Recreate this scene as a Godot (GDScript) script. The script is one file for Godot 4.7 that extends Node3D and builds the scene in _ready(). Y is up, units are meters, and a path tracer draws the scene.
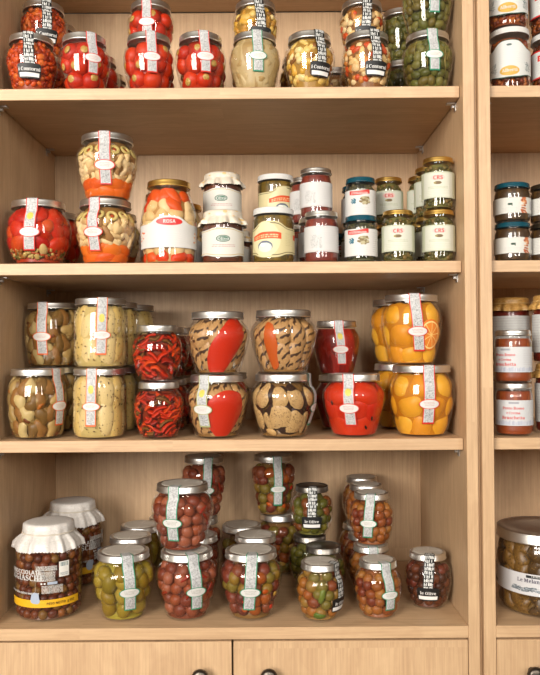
extends Node3D
# A wooden shelving cabinet filled with glass jars of preserves, photographed straight on.

const CAM_POS := Vector3(0.0, 1.45, 1.27)
const SHELF_TOPS := [1.9045, 1.6005, 1.294, 0.979]
const INNER_LEFT := -0.479
const INNER_RIGHT := 0.3325
const BACK_Z := -0.395

var rng := RandomNumberGenerator.new()
var taken := {}
var mats := {}
var cache := {}
var shapes := {}

# ------------------------------------------------------------------ naming
func numbered(called: String) -> String:
	if not taken.has(called):
		taken[called] = 0
		return called
	taken[called] += 1
	return "%s_%03d" % [called, taken[called]]

func thing(called: String, label: String, category: String, at := Vector3.ZERO, group := "") -> Node3D:
	var o := Node3D.new()
	o.name = numbered(called)
	add_child(o)
	o.position = at
	o.set_meta("label", label)
	o.set_meta("category", category)
	if group != "":
		o.set_meta("group", group)
	return o

func put(mesh: Mesh, called: String, m: Material, parent: Node, at := Transform3D()) -> MeshInstance3D:
	var o := MeshInstance3D.new()
	o.name = called
	o.mesh = mesh
	o.material_override = m
	o.transform = at
	o.cast_shadow = GeometryInstance3D.SHADOW_CASTING_SETTING_ON
	parent.add_child(o, true)
	return o

func structure(mesh: Mesh, called: String, m: Material, at := Transform3D()) -> MeshInstance3D:
	var o := put(mesh, called, m, self, at)
	o.set_meta("kind", "structure")
	return o

# ------------------------------------------------------------------ materials
func plain(key: String, c: Color, rough := 0.5, metal := 0.0, spec := 0.5) -> StandardMaterial3D:
	if not mats.has(key):
		var m := StandardMaterial3D.new()
		m.resource_name = key
		m.albedo_color = c
		m.roughness = rough
		m.metallic = metal
		m.metallic_specular = spec
		mats[key] = m
	return mats[key]

func food(c: Color) -> StandardMaterial3D:
	return plain("food_" + c.to_html(false), soaked(c), 0.42, 0.0, 0.35)

func soaked(c: Color) -> Color:
	# food steeped in oil or brine is deeper in colour than fresh
	return Color(c.r * 0.82, c.g * 0.77, c.b * 0.72)

func textured(key: String, img: Image, rough := 0.6) -> StandardMaterial3D:
	if not mats.has(key):
		var m := StandardMaterial3D.new()
		m.resource_name = key
		m.albedo_texture = ImageTexture.create_from_image(img)
		m.roughness = rough
		mats[key] = m
	return mats[key]

func tinted_vertices() -> StandardMaterial3D:
	var m := plain("mixed_food", Color.WHITE, 0.42, 0.0, 0.4)
	m.vertex_color_use_as_albedo = true
	return m

# ------------------------------------------------------------------ mesh building
class Builder:
	var v := PackedVector3Array()
	var n := PackedVector3Array()
	var uv := PackedVector2Array()
	var c := PackedColorArray()
	var i := PackedInt32Array()
	var colored := false
	func vert(p: Vector3, nn: Vector3, t := Vector2.ZERO, col := Color.WHITE) -> int:
		v.append(p)
		n.append(nn)
		uv.append(t)
		c.append(col)
		return v.size() - 1
	func tri(a: int, b: int, d: int) -> void:
		var g := (v[b] - v[a]).cross(v[d] - v[a])
		if g.length_squared() < 1e-20:
			return
		if g.dot(n[a] + n[b] + n[d]) > 0.0:
			i.append(a); i.append(d); i.append(b)
		else:
			i.append(a); i.append(b); i.append(d)
	func quad(a: int, b: int, d: int, e: int) -> void:
		tri(a, b, d)
		tri(a, d, e)
	func box(lo: Vector3, hi: Vector3, grain := 1, off := Vector2.ZERO, bev := 0.0008) -> void:
		# a box with chamfered edges; texture v runs along the grain axis
		var mid := (lo + hi) / 2.0
		var h := (hi - lo) / 2.0
		bev = minf(bev, minf(h.x, minf(h.y, h.z)) * 0.4)
		for ax in 3:
			for s: float in [-1.0, 1.0]:
				var a1 := (ax + 1) % 3
				var a2 := (ax + 2) % 3
				var nn := Vector3.ZERO
				nn[ax] = s
				var ring := []
				for k in 4:
					var p := Vector3.ZERO
					p[ax] = s * h[ax]
					p[a1] = (h[a1] - bev) * (1.0 if k == 1 or k == 2 else -1.0)
					p[a2] = (h[a2] - bev) * (1.0 if k >= 2 else -1.0)
					var w := mid + p
					var along: float
					var across: float
					if ax == grain:
						along = w[a1]; across = w[a2]
					else:
						along = w[grain]
						across = w[3 - ax - grain]
					ring.append(vert(w, nn, Vector2(across + off.x, along + off.y)))
				quad(ring[0], ring[1], ring[2], ring[3])
		# chamfers along the twelve edges
		for ax in 3:
			var a1 := (ax + 1) % 3
			var a2 := (ax + 2) % 3
			for s1: float in [-1.0, 1.0]:
				for s2: float in [-1.0, 1.0]:
					var nn := Vector3.ZERO
					nn[a1] = s1
					nn[a2] = s2
					nn = nn.normalized()
					var q := []
					for e: float in [-1.0, 1.0]:
						var p1 := Vector3.ZERO
						p1[ax] = e * (h[ax] - bev)
						p1[a1] = s1 * h[a1]
						p1[a2] = s2 * (h[a2] - bev)
						var p2 := p1
						p2[a1] = s1 * (h[a1] - bev)
						p2[a2] = s2 * h[a2]
						var along := (mid + p1)[grain]
						q.append(vert(mid + p1, nn, Vector2(off.x, along + off.y)))
						q.append(vert(mid + p2, nn, Vector2(off.x, along + off.y)))
					quad(q[0], q[1], q[3], q[2])
	func smooth(rise := 0.0, above := 1e9) -> void:
		# normals from the faces, pointing away from the jar's axis
		for k in n.size():
			n[k] = Vector3.ZERO
		for k in range(0, i.size(), 3):
			var g := (v[i[k + 2]] - v[i[k]]).cross(v[i[k + 1]] - v[i[k]])
			n[i[k]] += g
			n[i[k + 1]] += g
			n[i[k + 2]] += g
		for k in n.size():
			n[k] = n[k].normalized()
			if n[k].dot(Vector3(v[k].x, rise if v[k].y <= above else 0.06, v[k].z)) < 0.0:
				n[k] = -n[k]
	func mesh() -> ArrayMesh:
		var a := []
		a.resize(Mesh.ARRAY_MAX)
		a[Mesh.ARRAY_VERTEX] = v
		a[Mesh.ARRAY_NORMAL] = n
		a[Mesh.ARRAY_TEX_UV] = uv
		if colored:
			a[Mesh.ARRAY_COLOR] = c
		a[Mesh.ARRAY_INDEX] = i
		var m := ArrayMesh.new()
		m.add_surface_from_arrays(Mesh.PRIMITIVE_TRIANGLES, a)
		return m

func board(lo: Vector3, hi: Vector3, grain := 1) -> ArrayMesh:
	var b := Builder.new()
	b.box(lo, hi, grain, Vector2(rng.randf(), rng.randf()))
	return b.mesh()

func lathe(p: Array, seg := 40, sharp := 0.8) -> ArrayMesh:
	# p: Vector2(radius, height) from the bottom up along the outside
	var b := Builder.new()
	var dirs := []
	for k in p.size() - 1:
		var d: Vector2 = p[k + 1] - p[k]
		dirs.append(Vector2(d.y, -d.x).normalized())
	for k in dirs.size():
		var n0: Vector2 = dirs[k]
		var n1: Vector2 = dirs[k]
		if k > 0 and dirs[k - 1].dot(dirs[k]) > cos(sharp):
			n0 = (dirs[k] + dirs[k - 1]).normalized()
		if k < dirs.size() - 1 and dirs[k + 1].dot(dirs[k]) > cos(sharp):
			n1 = (dirs[k] + dirs[k + 1]).normalized()
		var base := b.v.size()
		for s in seg + 1:
			var a := TAU * s / seg
			var sn := sin(a)
			var cs := cos(a)
			b.vert(Vector3(p[k].x * sn, p[k].y, p[k].x * cs), Vector3(n0.x * sn, n0.y, n0.x * cs), Vector2(float(s) / seg, p[k].y))
			b.vert(Vector3(p[k + 1].x * sn, p[k + 1].y, p[k + 1].x * cs), Vector3(n1.x * sn, n1.y, n1.x * cs), Vector2(float(s) / seg, p[k + 1].y))
		for s in seg:
			var q := base + s * 2
			b.quad(q, q + 2, q + 3, q + 1)
	return b.mesh()

func ball(lon := 12, lat := 8) -> ArrayMesh:
	var key := "ball%d_%d" % [lon, lat]
	if not cache.has(key):
		var p := []
		for k in lat + 1:
			var a := -PI / 2 + PI * k / lat
			p.append(Vector2(maxf(cos(a), 0.0), sin(a)))
		cache[key] = lathe(p, lon, 2.0)
	return cache[key]

func torus(r := 1.0, t := 0.42) -> ArrayMesh:
	if not cache.has("torus"):
		var b := Builder.new()
		for s in 17:
			var a := TAU * s / 16
			for k in 9:
				var q := TAU * k / 8
				var nn := Vector3(cos(a) * cos(q), sin(a) * cos(q), sin(q))
				b.vert(Vector3(cos(a) * r, sin(a) * r, 0) + nn * t, nn, Vector2(float(s) / 16, float(k) / 8))
		for s in 16:
			for k in 8:
				b.quad(s * 9 + k, s * 9 + 9 + k, s * 9 + 10 + k, s * 9 + k + 1)
		cache["torus"] = b.mesh()
	return cache["torus"]

# ------------------------------------------------------------------ jar profiles
# name: [greatest radius, height, lid radius share, lid height, how high the filling goes, [height share, radius share] ...]
const PROFILES := {
	"amphora": [0.0555, 0.1155, 0.835, 0.0125, 0.87, [0, 0.60, 0.015, 0.66, 0.05, 0.705, 0.2, 0.80, 0.4, 0.92, 0.56, 0.99, 0.63, 1.0, 0.7, 0.985, 0.77, 0.92, 0.82, 0.83, 0.86, 0.785, 0.91, 0.78]],
	"pot": [0.0565, 0.1105, 0.835, 0.0125, 0.87, [0, 0.60, 0.015, 0.66, 0.05, 0.705, 0.2, 0.80, 0.4, 0.92, 0.56, 0.99, 0.63, 1.0, 0.7, 0.985, 0.77, 0.92, 0.82, 0.83, 0.86, 0.785, 0.91, 0.78]],
	"widepot": [0.0595, 0.1115, 0.835, 0.0125, 0.87, [0, 0.60, 0.015, 0.66, 0.05, 0.705, 0.2, 0.80, 0.4, 0.92, 0.56, 0.99, 0.63, 1.0, 0.7, 0.985, 0.77, 0.92, 0.82, 0.83, 0.86, 0.785, 0.91, 0.78]],
	"globe": [0.0575, 0.113, 0.82, 0.0125, 0.87, [0, 0.66, 0.015, 0.71, 0.06, 0.76, 0.2, 0.88, 0.38, 0.98, 0.5, 1.0, 0.62, 0.985, 0.72, 0.93, 0.79, 0.85, 0.84, 0.785, 0.87, 0.77, 0.91, 0.77]],
	"urn": [0.0455, 0.101, 0.85, 0.0125, 0.875, [0, 0.62, 0.015, 0.69, 0.06, 0.74, 0.2, 0.83, 0.4, 0.94, 0.56, 1.0, 0.66, 0.99, 0.74, 0.95, 0.8, 0.86, 0.84, 0.80, 0.87, 0.79, 0.91, 0.79]],
	"vase": [0.0425, 0.098, 0.79, 0.0115, 0.87, [0, 0.62, 0.015, 0.69, 0.06, 0.76, 0.2, 0.88, 0.38, 0.98, 0.5, 1.0, 0.62, 0.985, 0.72, 0.93, 0.79, 0.82, 0.84, 0.74, 0.87, 0.73, 0.91, 0.73]],
	"tallurn": [0.048, 0.124, 0.85, 0.0125, 0.86, [0, 0.62, 0.015, 0.68, 0.06, 0.73, 0.2, 0.80, 0.4, 0.90, 0.6, 0.99, 0.7, 1.0, 0.77, 0.96, 0.82, 0.88, 0.86, 0.80, 0.88, 0.79, 0.92, 0.79]],
	"backurn": [0.0435, 0.112, 0.93, 0.0125, 0.85, [0, 0.66, 0.015, 0.72, 0.06, 0.78, 0.2, 0.86, 0.4, 0.95, 0.56, 1.0, 0.66, 0.99, 0.74, 0.96, 0.8, 0.92, 0.84, 0.88, 0.87, 0.87, 0.91, 0.87]],
	"barrel": [0.0525, 0.123, 0.88, 0.0115, 0.86, [0, 0.72, 0.015, 0.79, 0.05, 0.84, 0.2, 0.92, 0.4, 0.98, 0.55, 1.0, 0.68, 0.985, 0.78, 0.94, 0.85, 0.87, 0.88, 0.83, 0.92, 0.82]],
	"drum": [0.0475, 0.123, 0.96, 0.0115, 0.87, [0, 0.80, 0.02, 0.90, 0.06, 0.97, 0.12, 1.0, 0.3, 1.0, 0.6, 1.0, 0.74, 0.995, 0.81, 0.965, 0.86, 0.91, 0.89, 0.885, 0.92, 0.88]],
	"squat": [0.045, 0.099, 0.80, 0.0115, 0.84, [0, 0.64, 0.015, 0.70, 0.06, 0.76, 0.2, 0.87, 0.4, 0.97, 0.52, 1.0, 0.64, 0.985, 0.74, 0.92, 0.8, 0.83, 0.85, 0.75, 0.88, 0.735, 0.91, 0.735]],
	"midurn": [0.046, 0.104, 0.86, 0.0115, 0.85, [0, 0.62, 0.015, 0.69, 0.06, 0.74, 0.2, 0.83, 0.4, 0.94, 0.56, 1.0, 0.66, 0.99, 0.74, 0.95, 0.8, 0.87, 0.85, 0.81, 0.88, 0.80, 0.91, 0.80]],
	"citrus": [0.0545, 0.125, 0.88, 0.0125, 0.86, [0, 0.66, 0.015, 0.72, 0.05, 0.76, 0.2, 0.85, 0.4, 0.95, 0.56, 1.0, 0.66, 0.99, 0.75, 0.96, 0.82, 0.89, 0.86, 0.84, 0.88, 0.83, 0.92, 0.83]],
	"citruswide": [0.0590, 0.125, 0.88, 0.0125, 0.86, [0, 0.66, 0.015, 0.72, 0.05, 0.76, 0.2, 0.85, 0.4, 0.95, 0.56, 1.0, 0.66, 0.99, 0.75, 0.96, 0.82, 0.89, 0.86, 0.84, 0.88, 0.83, 0.92, 0.83]],
	"tall": [0.0505, 0.151, 0.78, 0.011, 0.88, [0, 0.80, 0.012, 0.88, 0.04, 0.95, 0.1, 0.975, 0.25, 0.985, 0.48, 1.0, 0.58, 0.985, 0.68, 0.935, 0.78, 0.84, 0.86, 0.76, 0.9, 0.735, 0.94, 0.73]],
	"jam": [0.037, 0.094, 0.9, 0.011, 0.84, [0, 0.88, 0.02, 0.95, 0.06, 1.0, 0.3, 1.0, 0.7, 1.0, 0.78, 0.97, 0.84, 0.9, 0.88, 0.86, 0.92, 0.86]],
	"pesto": [0.037, 0.0985, 1.0, 0.011, 0.85, [0, 0.88, 0.02, 0.95, 0.06, 1.0, 0.3, 1.0, 0.7, 1.0, 0.8, 0.995, 0.84, 0.96, 0.87, 0.93, 0.92, 0.92]],
	"slim": [0.030, 0.0915, 1.0, 0.0095, 0.85, [0, 0.86, 0.02, 0.94, 0.06, 1.0, 0.3, 1.0, 0.7, 1.0, 0.78, 0.98, 0.83, 0.93, 0.87, 0.91, 0.92, 0.91]],
	"teal": [0.0285, 0.0835, 0.98, 0.0095, 0.84, [0, 0.86, 0.02, 0.94, 0.06, 1.0, 0.3, 1.0, 0.7, 1.0, 0.77, 0.98, 0.82, 0.92, 0.86, 0.89, 0.92, 0.89]],
	"gold": [0.0285, 0.0925, 0.96, 0.0085, 0.86, [0, 0.86, 0.02, 0.94, 0.06, 1.0, 0.3, 1.0, 0.7, 1.0, 0.77, 0.98, 0.82, 0.92, 0.86, 0.88, 0.93, 0.88]],
	"low": [0.032, 0.0695, 0.97, 0.0085, 0.83, [0, 0.88, 0.02, 0.95, 0.07, 1.0, 0.3, 1.0, 0.68, 1.0, 0.76, 0.98, 0.81, 0.93, 0.85, 0.9, 0.91, 0.9]],
	"lowb": [0.030, 0.0695, 0.97, 0.0085, 0.83, [0, 0.88, 0.02, 0.95, 0.07, 1.0, 0.3, 1.0, 0.68, 1.0, 0.76, 0.98, 0.81, 0.93, 0.85, 0.9, 0.91, 0.9]],
	"white": [0.0355, 0.111, 1.0, 0.0105, 0.84, [0, 0.88, 0.02, 0.95, 0.05, 1.0, 0.3, 1.0, 0.72, 1.0, 0.8, 0.98, 0.85, 0.94, 0.88, 0.92, 0.93, 0.92]],
	"spread": [0.032, 0.0925, 0.97, 0.0095, 0.84, [0, 0.88, 0.02, 0.95, 0.06, 1.0, 0.3, 1.0, 0.72, 1.0, 0.79, 0.98, 0.83, 0.93, 0.87, 0.9, 0.92, 0.9]],
	"clothtall": [0.036, 0.125, 0.9, 0.0115, 0.86, [0, 0.88, 0.02, 0.95, 0.05, 1.0, 0.3, 1.0, 0.72, 1.0, 0.8, 0.97, 0.85, 0.9, 0.88, 0.86, 0.93, 0.86]],
	"cloth": [0.0585, 0.163, 0.73, 0.017, 0.86, [0, 0.86, 0.012, 0.92, 0.04, 0.98, 0.1, 1.0, 0.4, 1.0, 0.7, 1.0, 0.76, 0.98, 0.82, 0.92, 0.86, 0.80, 0.89, 0.71, 0.95, 0.70]],
	"giant": [0.082, 0.145, 1.0, 0.018, 0.84, [0, 0.86, 0.02, 0.93, 0.06, 0.98, 0.12, 1.0, 0.4, 1.0, 0.72, 1.0, 0.8, 0.98, 0.85, 0.95, 0.93, 0.94]],
}

class Shape:
	var r: float
	var h: float
	var lid_r: float
	var lid_h: float
	var fill: float
	var samples := PackedVector2Array()   # (height, radius)
	func radius(y: float) -> float:
		if y <= samples[0].x:
			return samples[0].y
		for k in samples.size() - 1:
			if y <= samples[k + 1].x:
				return lerpf(samples[k].y, samples[k + 1].y, (y - samples[k].x) / (samples[k + 1].x - samples[k].x))
		return samples[samples.size() - 1].y
	func outward(theta: float, y: float) -> Vector3:
		var d := (radius(y + 0.002) - radius(y - 0.002)) / 0.004
		return Vector3(sin(theta), -d, cos(theta)).normalized()
	func at(theta: float, y: float, inset := 0.0) -> Vector3:
		var q := radius(y) - inset
		return Vector3(sin(theta) * q, y, cos(theta) * q)

func shape(called: String) -> Shape:
	if not shapes.has(called):
		var d: Array = PROFILES[called]
		var s := Shape.new()
		s.r = d[0]
		s.h = d[1]
		s.lid_r = d[0] * d[2]
		s.lid_h = d[3]
		s.fill = d[1] * d[4]
		var f: Array = d[5]
		var c := f.size() / 2
		for k in c - 1:
			var y0: float = f[k * 2]
			var y1: float = f[k * 2 + 2]
			var r0: float = f[k * 2 + 1]
			var r1: float = f[k * 2 + 3]
			var rp: float = f[maxi(k - 1, 0) * 2 + 1]
			var yp: float = f[maxi(k - 1, 0) * 2]
			var rn: float = f[mini(k + 2, c - 1) * 2 + 1]
			var yn: float = f[mini(k + 2, c - 1) * 2]
			for e in 4:
				var t := e / 4.0
				var m0 := (r1 - rp) / maxf(y1 - yp, 1e-4) * (y1 - y0)
				var m1 := (rn - r0) / maxf(yn - y0, 1e-4) * (y1 - y0)
				var t2 := t * t
				var t3 := t2 * t
				var q := (2 * t3 - 3 * t2 + 1) * r0 + (t3 - 2 * t2 + t) * m0 + (-2 * t3 + 3 * t2) * r1 + (t3 - t2) * m1
				s.samples.append(Vector2(lerpf(y0, y1, t) * s.h, q * s.r))
		s.samples.append(Vector2(f[c * 2 - 2] * s.h, f[c * 2 - 1] * s.r))
		shapes[called] = s
	return shapes[called]

func glass_mesh(called: String) -> ArrayMesh:
	var key := "glass_" + called
	if not cache.has(key):
		var s := shape(called)
		var p := [Vector2(0, 0.0035), Vector2(s.samples[0].y * 0.75, 0.003), Vector2(s.samples[0].y * 0.9, 0.0)]
		for q in s.samples:
			p.append(Vector2(q.y, maxf(q.x, 0.0003)))
		cache[key] = lathe(p, 48)
	return cache[key]

func lid_mesh(called: String) -> ArrayMesh:
	var key := "lid_" + called
	if not cache.has(key):
		var s := shape(called)
		var r := s.lid_r
		var y := s.h
		var h := s.lid_h
		cache[key] = lathe([Vector2(r - 0.0022, y - h), Vector2(r - 0.0008, y - h - 0.0003), Vector2(r, y - h + 0.0007), Vector2(r, y - h + 0.0018), Vector2(r - 0.0009, y - h + 0.0028), Vector2(r - 0.0009, y - 0.0022), Vector2(r - 0.0014, y - 0.0008),
			Vector2(r - 0.003, y), Vector2(r * 0.86, y), Vector2(r * 0.83, y - 0.0012), Vector2(r * 0.6, y - 0.0012), Vector2(r * 0.57, y - 0.0006), Vector2(0.0, y - 0.0004)], 44)
	return cache[key]

func core_mesh(called: String, inset: float, top: float) -> ArrayMesh:
	var key := "core_%s_%.4f_%.3f" % [called, inset, top]
	if not cache.has(key):
		var s := shape(called)
		var p := [Vector2(0, 0.0036), Vector2(s.radius(0.004) - minf(inset, 0.004) - 0.001, 0.0036)]
		var y := 0.0075
		while y < top:
			p.append(Vector2(maxf(s.radius(y) - lerpf(minf(inset, 0.004), inset, clampf(y / 0.014, 0.0, 1.0)), 0.004), y))
			y += s.h * 0.04
		p.append(Vector2(maxf(s.radius(top) - inset, 0.004), top))
		p.append(Vector2(0, top + 0.0005))
		cache[key] = lathe(p, 36)
	return cache[key]

# ------------------------------------------------------------------ things pressed against the glass
func patch(s: Shape, theta: float, y: float, hw: float, hh: float, turn := 0.0, depth := 0.006, inset := 0.0018, power := 2.0, wob := 0.06, rings := 6, seg := 20) -> ArrayMesh:
	# a piece of food lying against the inside of the glass (negative inset: a sticker outside)
	var b := Builder.new()
	var ph1 := rng.randf() * TAU
	var ph2 := rng.randf() * TAU
	for k in rings + 1:
		var rho := float(k) / rings
		for e in seg + 1:
			var a := TAU * (e % seg) / seg
			var ca := cos(a)
			var sa := sin(a)
			var q := pow(pow(absf(ca), power) + pow(absf(sa), power), -1.0 / power)
			q *= rho * (1.0 + wob * (sin(2 * a + ph1) + 0.7 * sin(3 * a + ph2)))
			var lu := ca * q * hw
			var lv := sa * q * hh
			var u := lu * cos(turn) - lv * sin(turn)
			var w := lu * sin(turn) + lv * cos(turn)
			var yy := y + w
			if inset > 0.0:
				yy = clampf(yy, 0.0045, s.h * 0.9)
			var d := inset + depth * (1.0 - sqrt(maxf(0.0, 1.0 - rho * rho * 0.97)))
			var rr := s.radius(yy)
			var th := theta + u / maxf(s.radius(clampf(y, 0.01, s.h * 0.9)), 0.01)
			b.vert(Vector3(sin(th) * (rr - d), yy, cos(th) * (rr - d)), Vector3(sin(th), 0.0, cos(th)), Vector2(0.5 + 0.5 * ca * q, 0.5 - 0.5 * sa * q))
	for k in rings:
		for e in seg:
			var z := k * (seg + 1) + e
			b.quad(z, z + seg + 1, z + seg + 2, z + 1)
	b.smooth()
	# close the seam and the middle
	for k in rings + 1:
		var n0 := (b.n[k * (seg + 1)] + b.n[k * (seg + 1) + seg]).normalized()
		b.n[k * (seg + 1)] = n0
		b.n[k * (seg + 1) + seg] = n0
	var nm := Vector3.ZERO
	for e in seg:
		nm += b.n[e + seg + 1]
	for e in seg + 1:
		b.n[e] = nm.normalized()
	return b.mesh()

func against(s: Shape, theta: float, y: float, half: Vector3, spin: float, inset := 0.0016) -> Transform3D:
	# where a small piece with half-sizes half lies when it touches the glass
	var nn := s.outward(theta, y)
	var right := Vector3(cos(theta), 0, -sin(theta))
	var up := nn.cross(right)
	var bs := Basis(right, up, nn) * Basis(Vector3(0, 0, 1), spin)
	bs = Basis(bs.x * half.x, bs.y * half.y, bs.z * half.z)
	return Transform3D(bs, s.at(theta, y) - nn * (half.z + inset))

func fill_pieces(root: Node3D, s: Shape, called: String, colours: Array, a: float, b: float, longer := 1.0, arc := 2.0, y0 := -1.0, y1 := -1.0, spin := PI, stuffing: Material = null) -> void:
	if y0 < 0.0:
		y0 = 0.004
	if y1 < 0.0:
		y1 = s.fill
	var y := y0 + a * 0.85
	var row := 0
	while y < y1 - a * 0.25:
		var q := maxf(s.radius(y) - b, 0.01)
		var step := 1.82 * a * sqrt(longer) / q
		var th := -arc + (0.5 if row % 2 else 0.0) * step + rng.randf_range(-0.2, 0.2) * step
		while th < arc:
			var k := rng.randf_range(0.88, 1.1)
			var half := Vector3(a * k, a * k * longer, b * k)
			var c: Color = colours[rng.randi() % colours.size()]
			var o := put(ball(), called, food(c), root, against(s, th + rng.randf_range(-0.12, 0.12) * step, clampf(y + rng.randf_range(-0.22, 0.22) * a, y0 + a * lerpf(1.0, longer, 0.6) * 0.75, s.h * 0.88), half, rng.randf_range(-spin, spin)))
			if stuffing and rng.randf() < 0.62:
				put(ball(), "stuffing", stuffing, o, Transform3D(Basis().scaled(Vector3(0.42, 0.42, 0.2)), Vector3(rng.randf_range(-0.32, 0.32), rng.randf_range(-0.32, 0.32), 0.84)))
			th += step
		y += 1.62 * a * sqrt(longer)
		row += 1

func fill_bits(root: Node3D, s: Shape, called: String, colours: Array, size: float, arc := 2.0, y0 := -1.0, y1 := -1.0, longer := 1.6, keep := 1.0, inset := 0.0016) -> void:
	# many small bits that cannot be told apart one by one: one mesh
	if y0 < 0.0:
		y0 = 0.005
	if y1 < 0.0:
		y1 = s.fill
	var b := Builder.new()
	b.colored = true
	var y := y0 + size * 0.5
	while y < y1:
		var q := s.radius(y) - size
		var step := 1.25 * size / q
		var th := -arc + rng.randf() * step
		while th < arc:
			if rng.randf() > keep:
				th += step
				continue
			var half := Vector3(size * rng.randf_range(0.6, 1.0), size * rng.randf_range(0.6, longer), size * rng.randf_range(0.5, 0.9))
			var t := against(s, th + rng.randf_range(-0.4, 0.4) * step, clampf(y + rng.randf_range(-0.5, 0.5) * size, maxf(y0, size * longer * 0.75 + 0.003), s.h * 0.88), half, rng.randf_range(-PI, PI), inset + rng.randf() * 0.0012 * keep)
			var c: Color = colours[rng.randi() % colours.size()]
			var lin := soaked(c).srgb_to_linear()
			var base := b.v.size()
			var wob := []
			for k in 14:
				wob.append(rng.randf_range(0.75, 1.05))
			var dirs := [Vector3.UP, Vector3.DOWN]
			for k in 6:
				dirs.append(Vector3(cos(TAU * k / 6), 0.5, sin(TAU * k / 6)).normalized())
			for k in 6:
				dirs.append(Vector3(cos(TAU * (k + 0.5) / 6), -0.5, sin(TAU * (k + 0.5) / 6)).normalized())
			var nb := t.basis.inverse().transposed()
			for k in 14:
				b.vert(t * (dirs[k] * wob[k]), (nb * dirs[k]).normalized(), Vector2.ZERO, lin)
			for k in 6:
				var k2 := (k + 1) % 6
				b.tri(base, base + 2 + k, base + 2 + k2)
				b.tri(base + 1, base + 8 + k, base + 8 + k2)
				b.tri(base + 2 + k, base + 2 + k2, base + 8 + k)
				b.tri(base + 8 + k, base + 8 + k2, base + 2 + k2)
			th += step
		y += 1.15 * size
	var o := put(b.mesh(), called, tinted_vertices(), root)
	o.set_meta("kind", "stuff")

func strand(s: Shape, pts: Array, w: float, t: float, inset := 0.0018) -> ArrayMesh:
	# a strip that winds along the glass: pts are Vector2(angle, height)
	var b := Builder.new()
	var c := pts.size()
	for k in c:
		var d: Vector2 = (pts[mini(k + 1, c - 1)] - pts[maxi(k - 1, 0)])
		var q := s.radius(pts[k].y)
		d = Vector2(d.x * q, d.y).normalized()
		var taper := 0.35 if k == 0 or k == c - 1 else 1.0
		for e in 6:
			var a := TAU * e / 6
			var off := cos(a) * w * taper
			var din := (1.0 - sin(a)) * t * taper
			var th: float = pts[k].x - d.y * off / q
			var yy: float = pts[k].y + d.x * off
			var rr := s.radius(yy) - inset - din
			b.vert(Vector3(sin(th) * rr, yy, cos(th) * rr), Vector3(sin(th), 0, cos(th)))
	for k in c - 1:
		for e in 6:
			var e2 := (e + 1) % 6
			b.quad(k * 6 + e, k * 6 + e2, k * 6 + 6 + e2, k * 6 + 6 + e)
	var mid := Vector3.ZERO
	for p in b.v:
		mid += p
	# radial normals of the strand's own cross-section
	for k in c:
		var centre := Vector3.ZERO
		for e in 6:
			centre += b.v[k * 6 + e] / 6.0
		for e in 6:
			b.n[k * 6 + e] = (b.v[k * 6 + e] - centre).normalized()
	return b.mesh()

# ------------------------------------------------------------------ printed paper
func paper(w: int, h: int, c: Color) -> Image:
	var img := Image.create(w, h, false, Image.FORMAT_RGBA8)
	img.fill(c)
	return img

func rect(img: Image, x: float, y: float, w: float, h: float, c: Color) -> void:
	img.fill_rect(Rect2i(int(x), int(y), maxi(1, int(w)), maxi(1, int(h))), c)

func oval(img: Image, cx: float, cy: float, rx: float, ry: float, c: Color) -> void:
	for y in range(maxi(0, int(cy - ry)), mini(img.get_height(), int(cy + ry) + 1)):
		var k := 1.0 - pow((y - cy) / ry, 2)
		if k > 0:
			var w := rx * sqrt(k)
			var x0 := clampi(int(cx - w), 0, img.get_width())
			var x1 := clampi(int(cx + w), 0, img.get_width())
			img.fill_rect(Rect2i(x0, y, x1 - x0, 1), c)

func print_lines(img: Image, x: int, y: int, w: int, h: int, lead: int, thick: int, c: Color) -> void:
	# fine print: rows of short dashes
	var yy := y
	while yy < y + h:
		var xx := x
		while xx < x + w:
			var l := rng.randi_range(2, 9)
			rect(img, xx, yy, mini(l, x + w - xx), thick, c)
			xx += l + rng.randi_range(1, 3)
		yy += lead

func tape_material(edge: Color, key: String, stamp := false) -> StandardMaterial3D:
	var k := "tape_" + key + ("_stamp" if stamp else "")
	if mats.has(k):
		return mats[k]
	var img := paper(64, 256, Color(0.74, 0.735, 0.73))
	for n in 1300:
		var g := rng.randf_range(0.34, 0.66)
		rect(img, rng.randi_range(6, 54), rng.randi_range(4, 250), rng.randi_range(2, 6), 1, Color(g, g, g * 0.99))
	rect(img, 0, 0, 5, 256, edge)
	rect(img, 59, 0, 5, 256, edge)
	rect(img, 0, 250, 64, 6, edge)
	if stamp:
		oval(img, 32, 120, 17, 16, Color(0.80, 0.73, 0.34))
		for n in 60:
			rect(img, rng.randi_range(18, 44), rng.randi_range(108, 132), 2, 2, Color(0.72, 0.64, 0.26))
	return textured(k, img, 0.55)

func black_tape_material() -> StandardMaterial3D:
	if mats.has("tape_black"):
		return mats["tape_black"]
	var img := paper(64, 256, Color(0.07, 0.07, 0.07))
	var white := Color(0.86, 0.86, 0.84)
	for n in 11:
		var y := 6 + n * 23
		var x := 6
		while x < 56:
			var w := rng.randi_range(7, 13)
			var kind := rng.randi() % 4
			# heavy decorative capitals, as blocky strokes
			rect(img, x, y, 4, 18, white)
			if kind != 1:
				rect(img, x, y + (0 if kind == 0 else 7), w, 4, white)
			if kind == 2 or kind == 0:
				rect(img, x + w - 4, y, 4, 18, white)
			if kind == 3:
				rect(img, x, y + 15, w, 4, white)
			x += w + 2
	return textured("tape_black", img, 0.5)

func plate_material() -> StandardMaterial3D:
	if mats.has("plate"):
		return mats["plate"]
	var img := paper(128, 80, Color(0.07, 0.07, 0.07))
	rect(img, 8, 50, 112, 22, Color(0.88, 0.87, 0.85))
	return textured("plate", img, 0.5)

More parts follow.
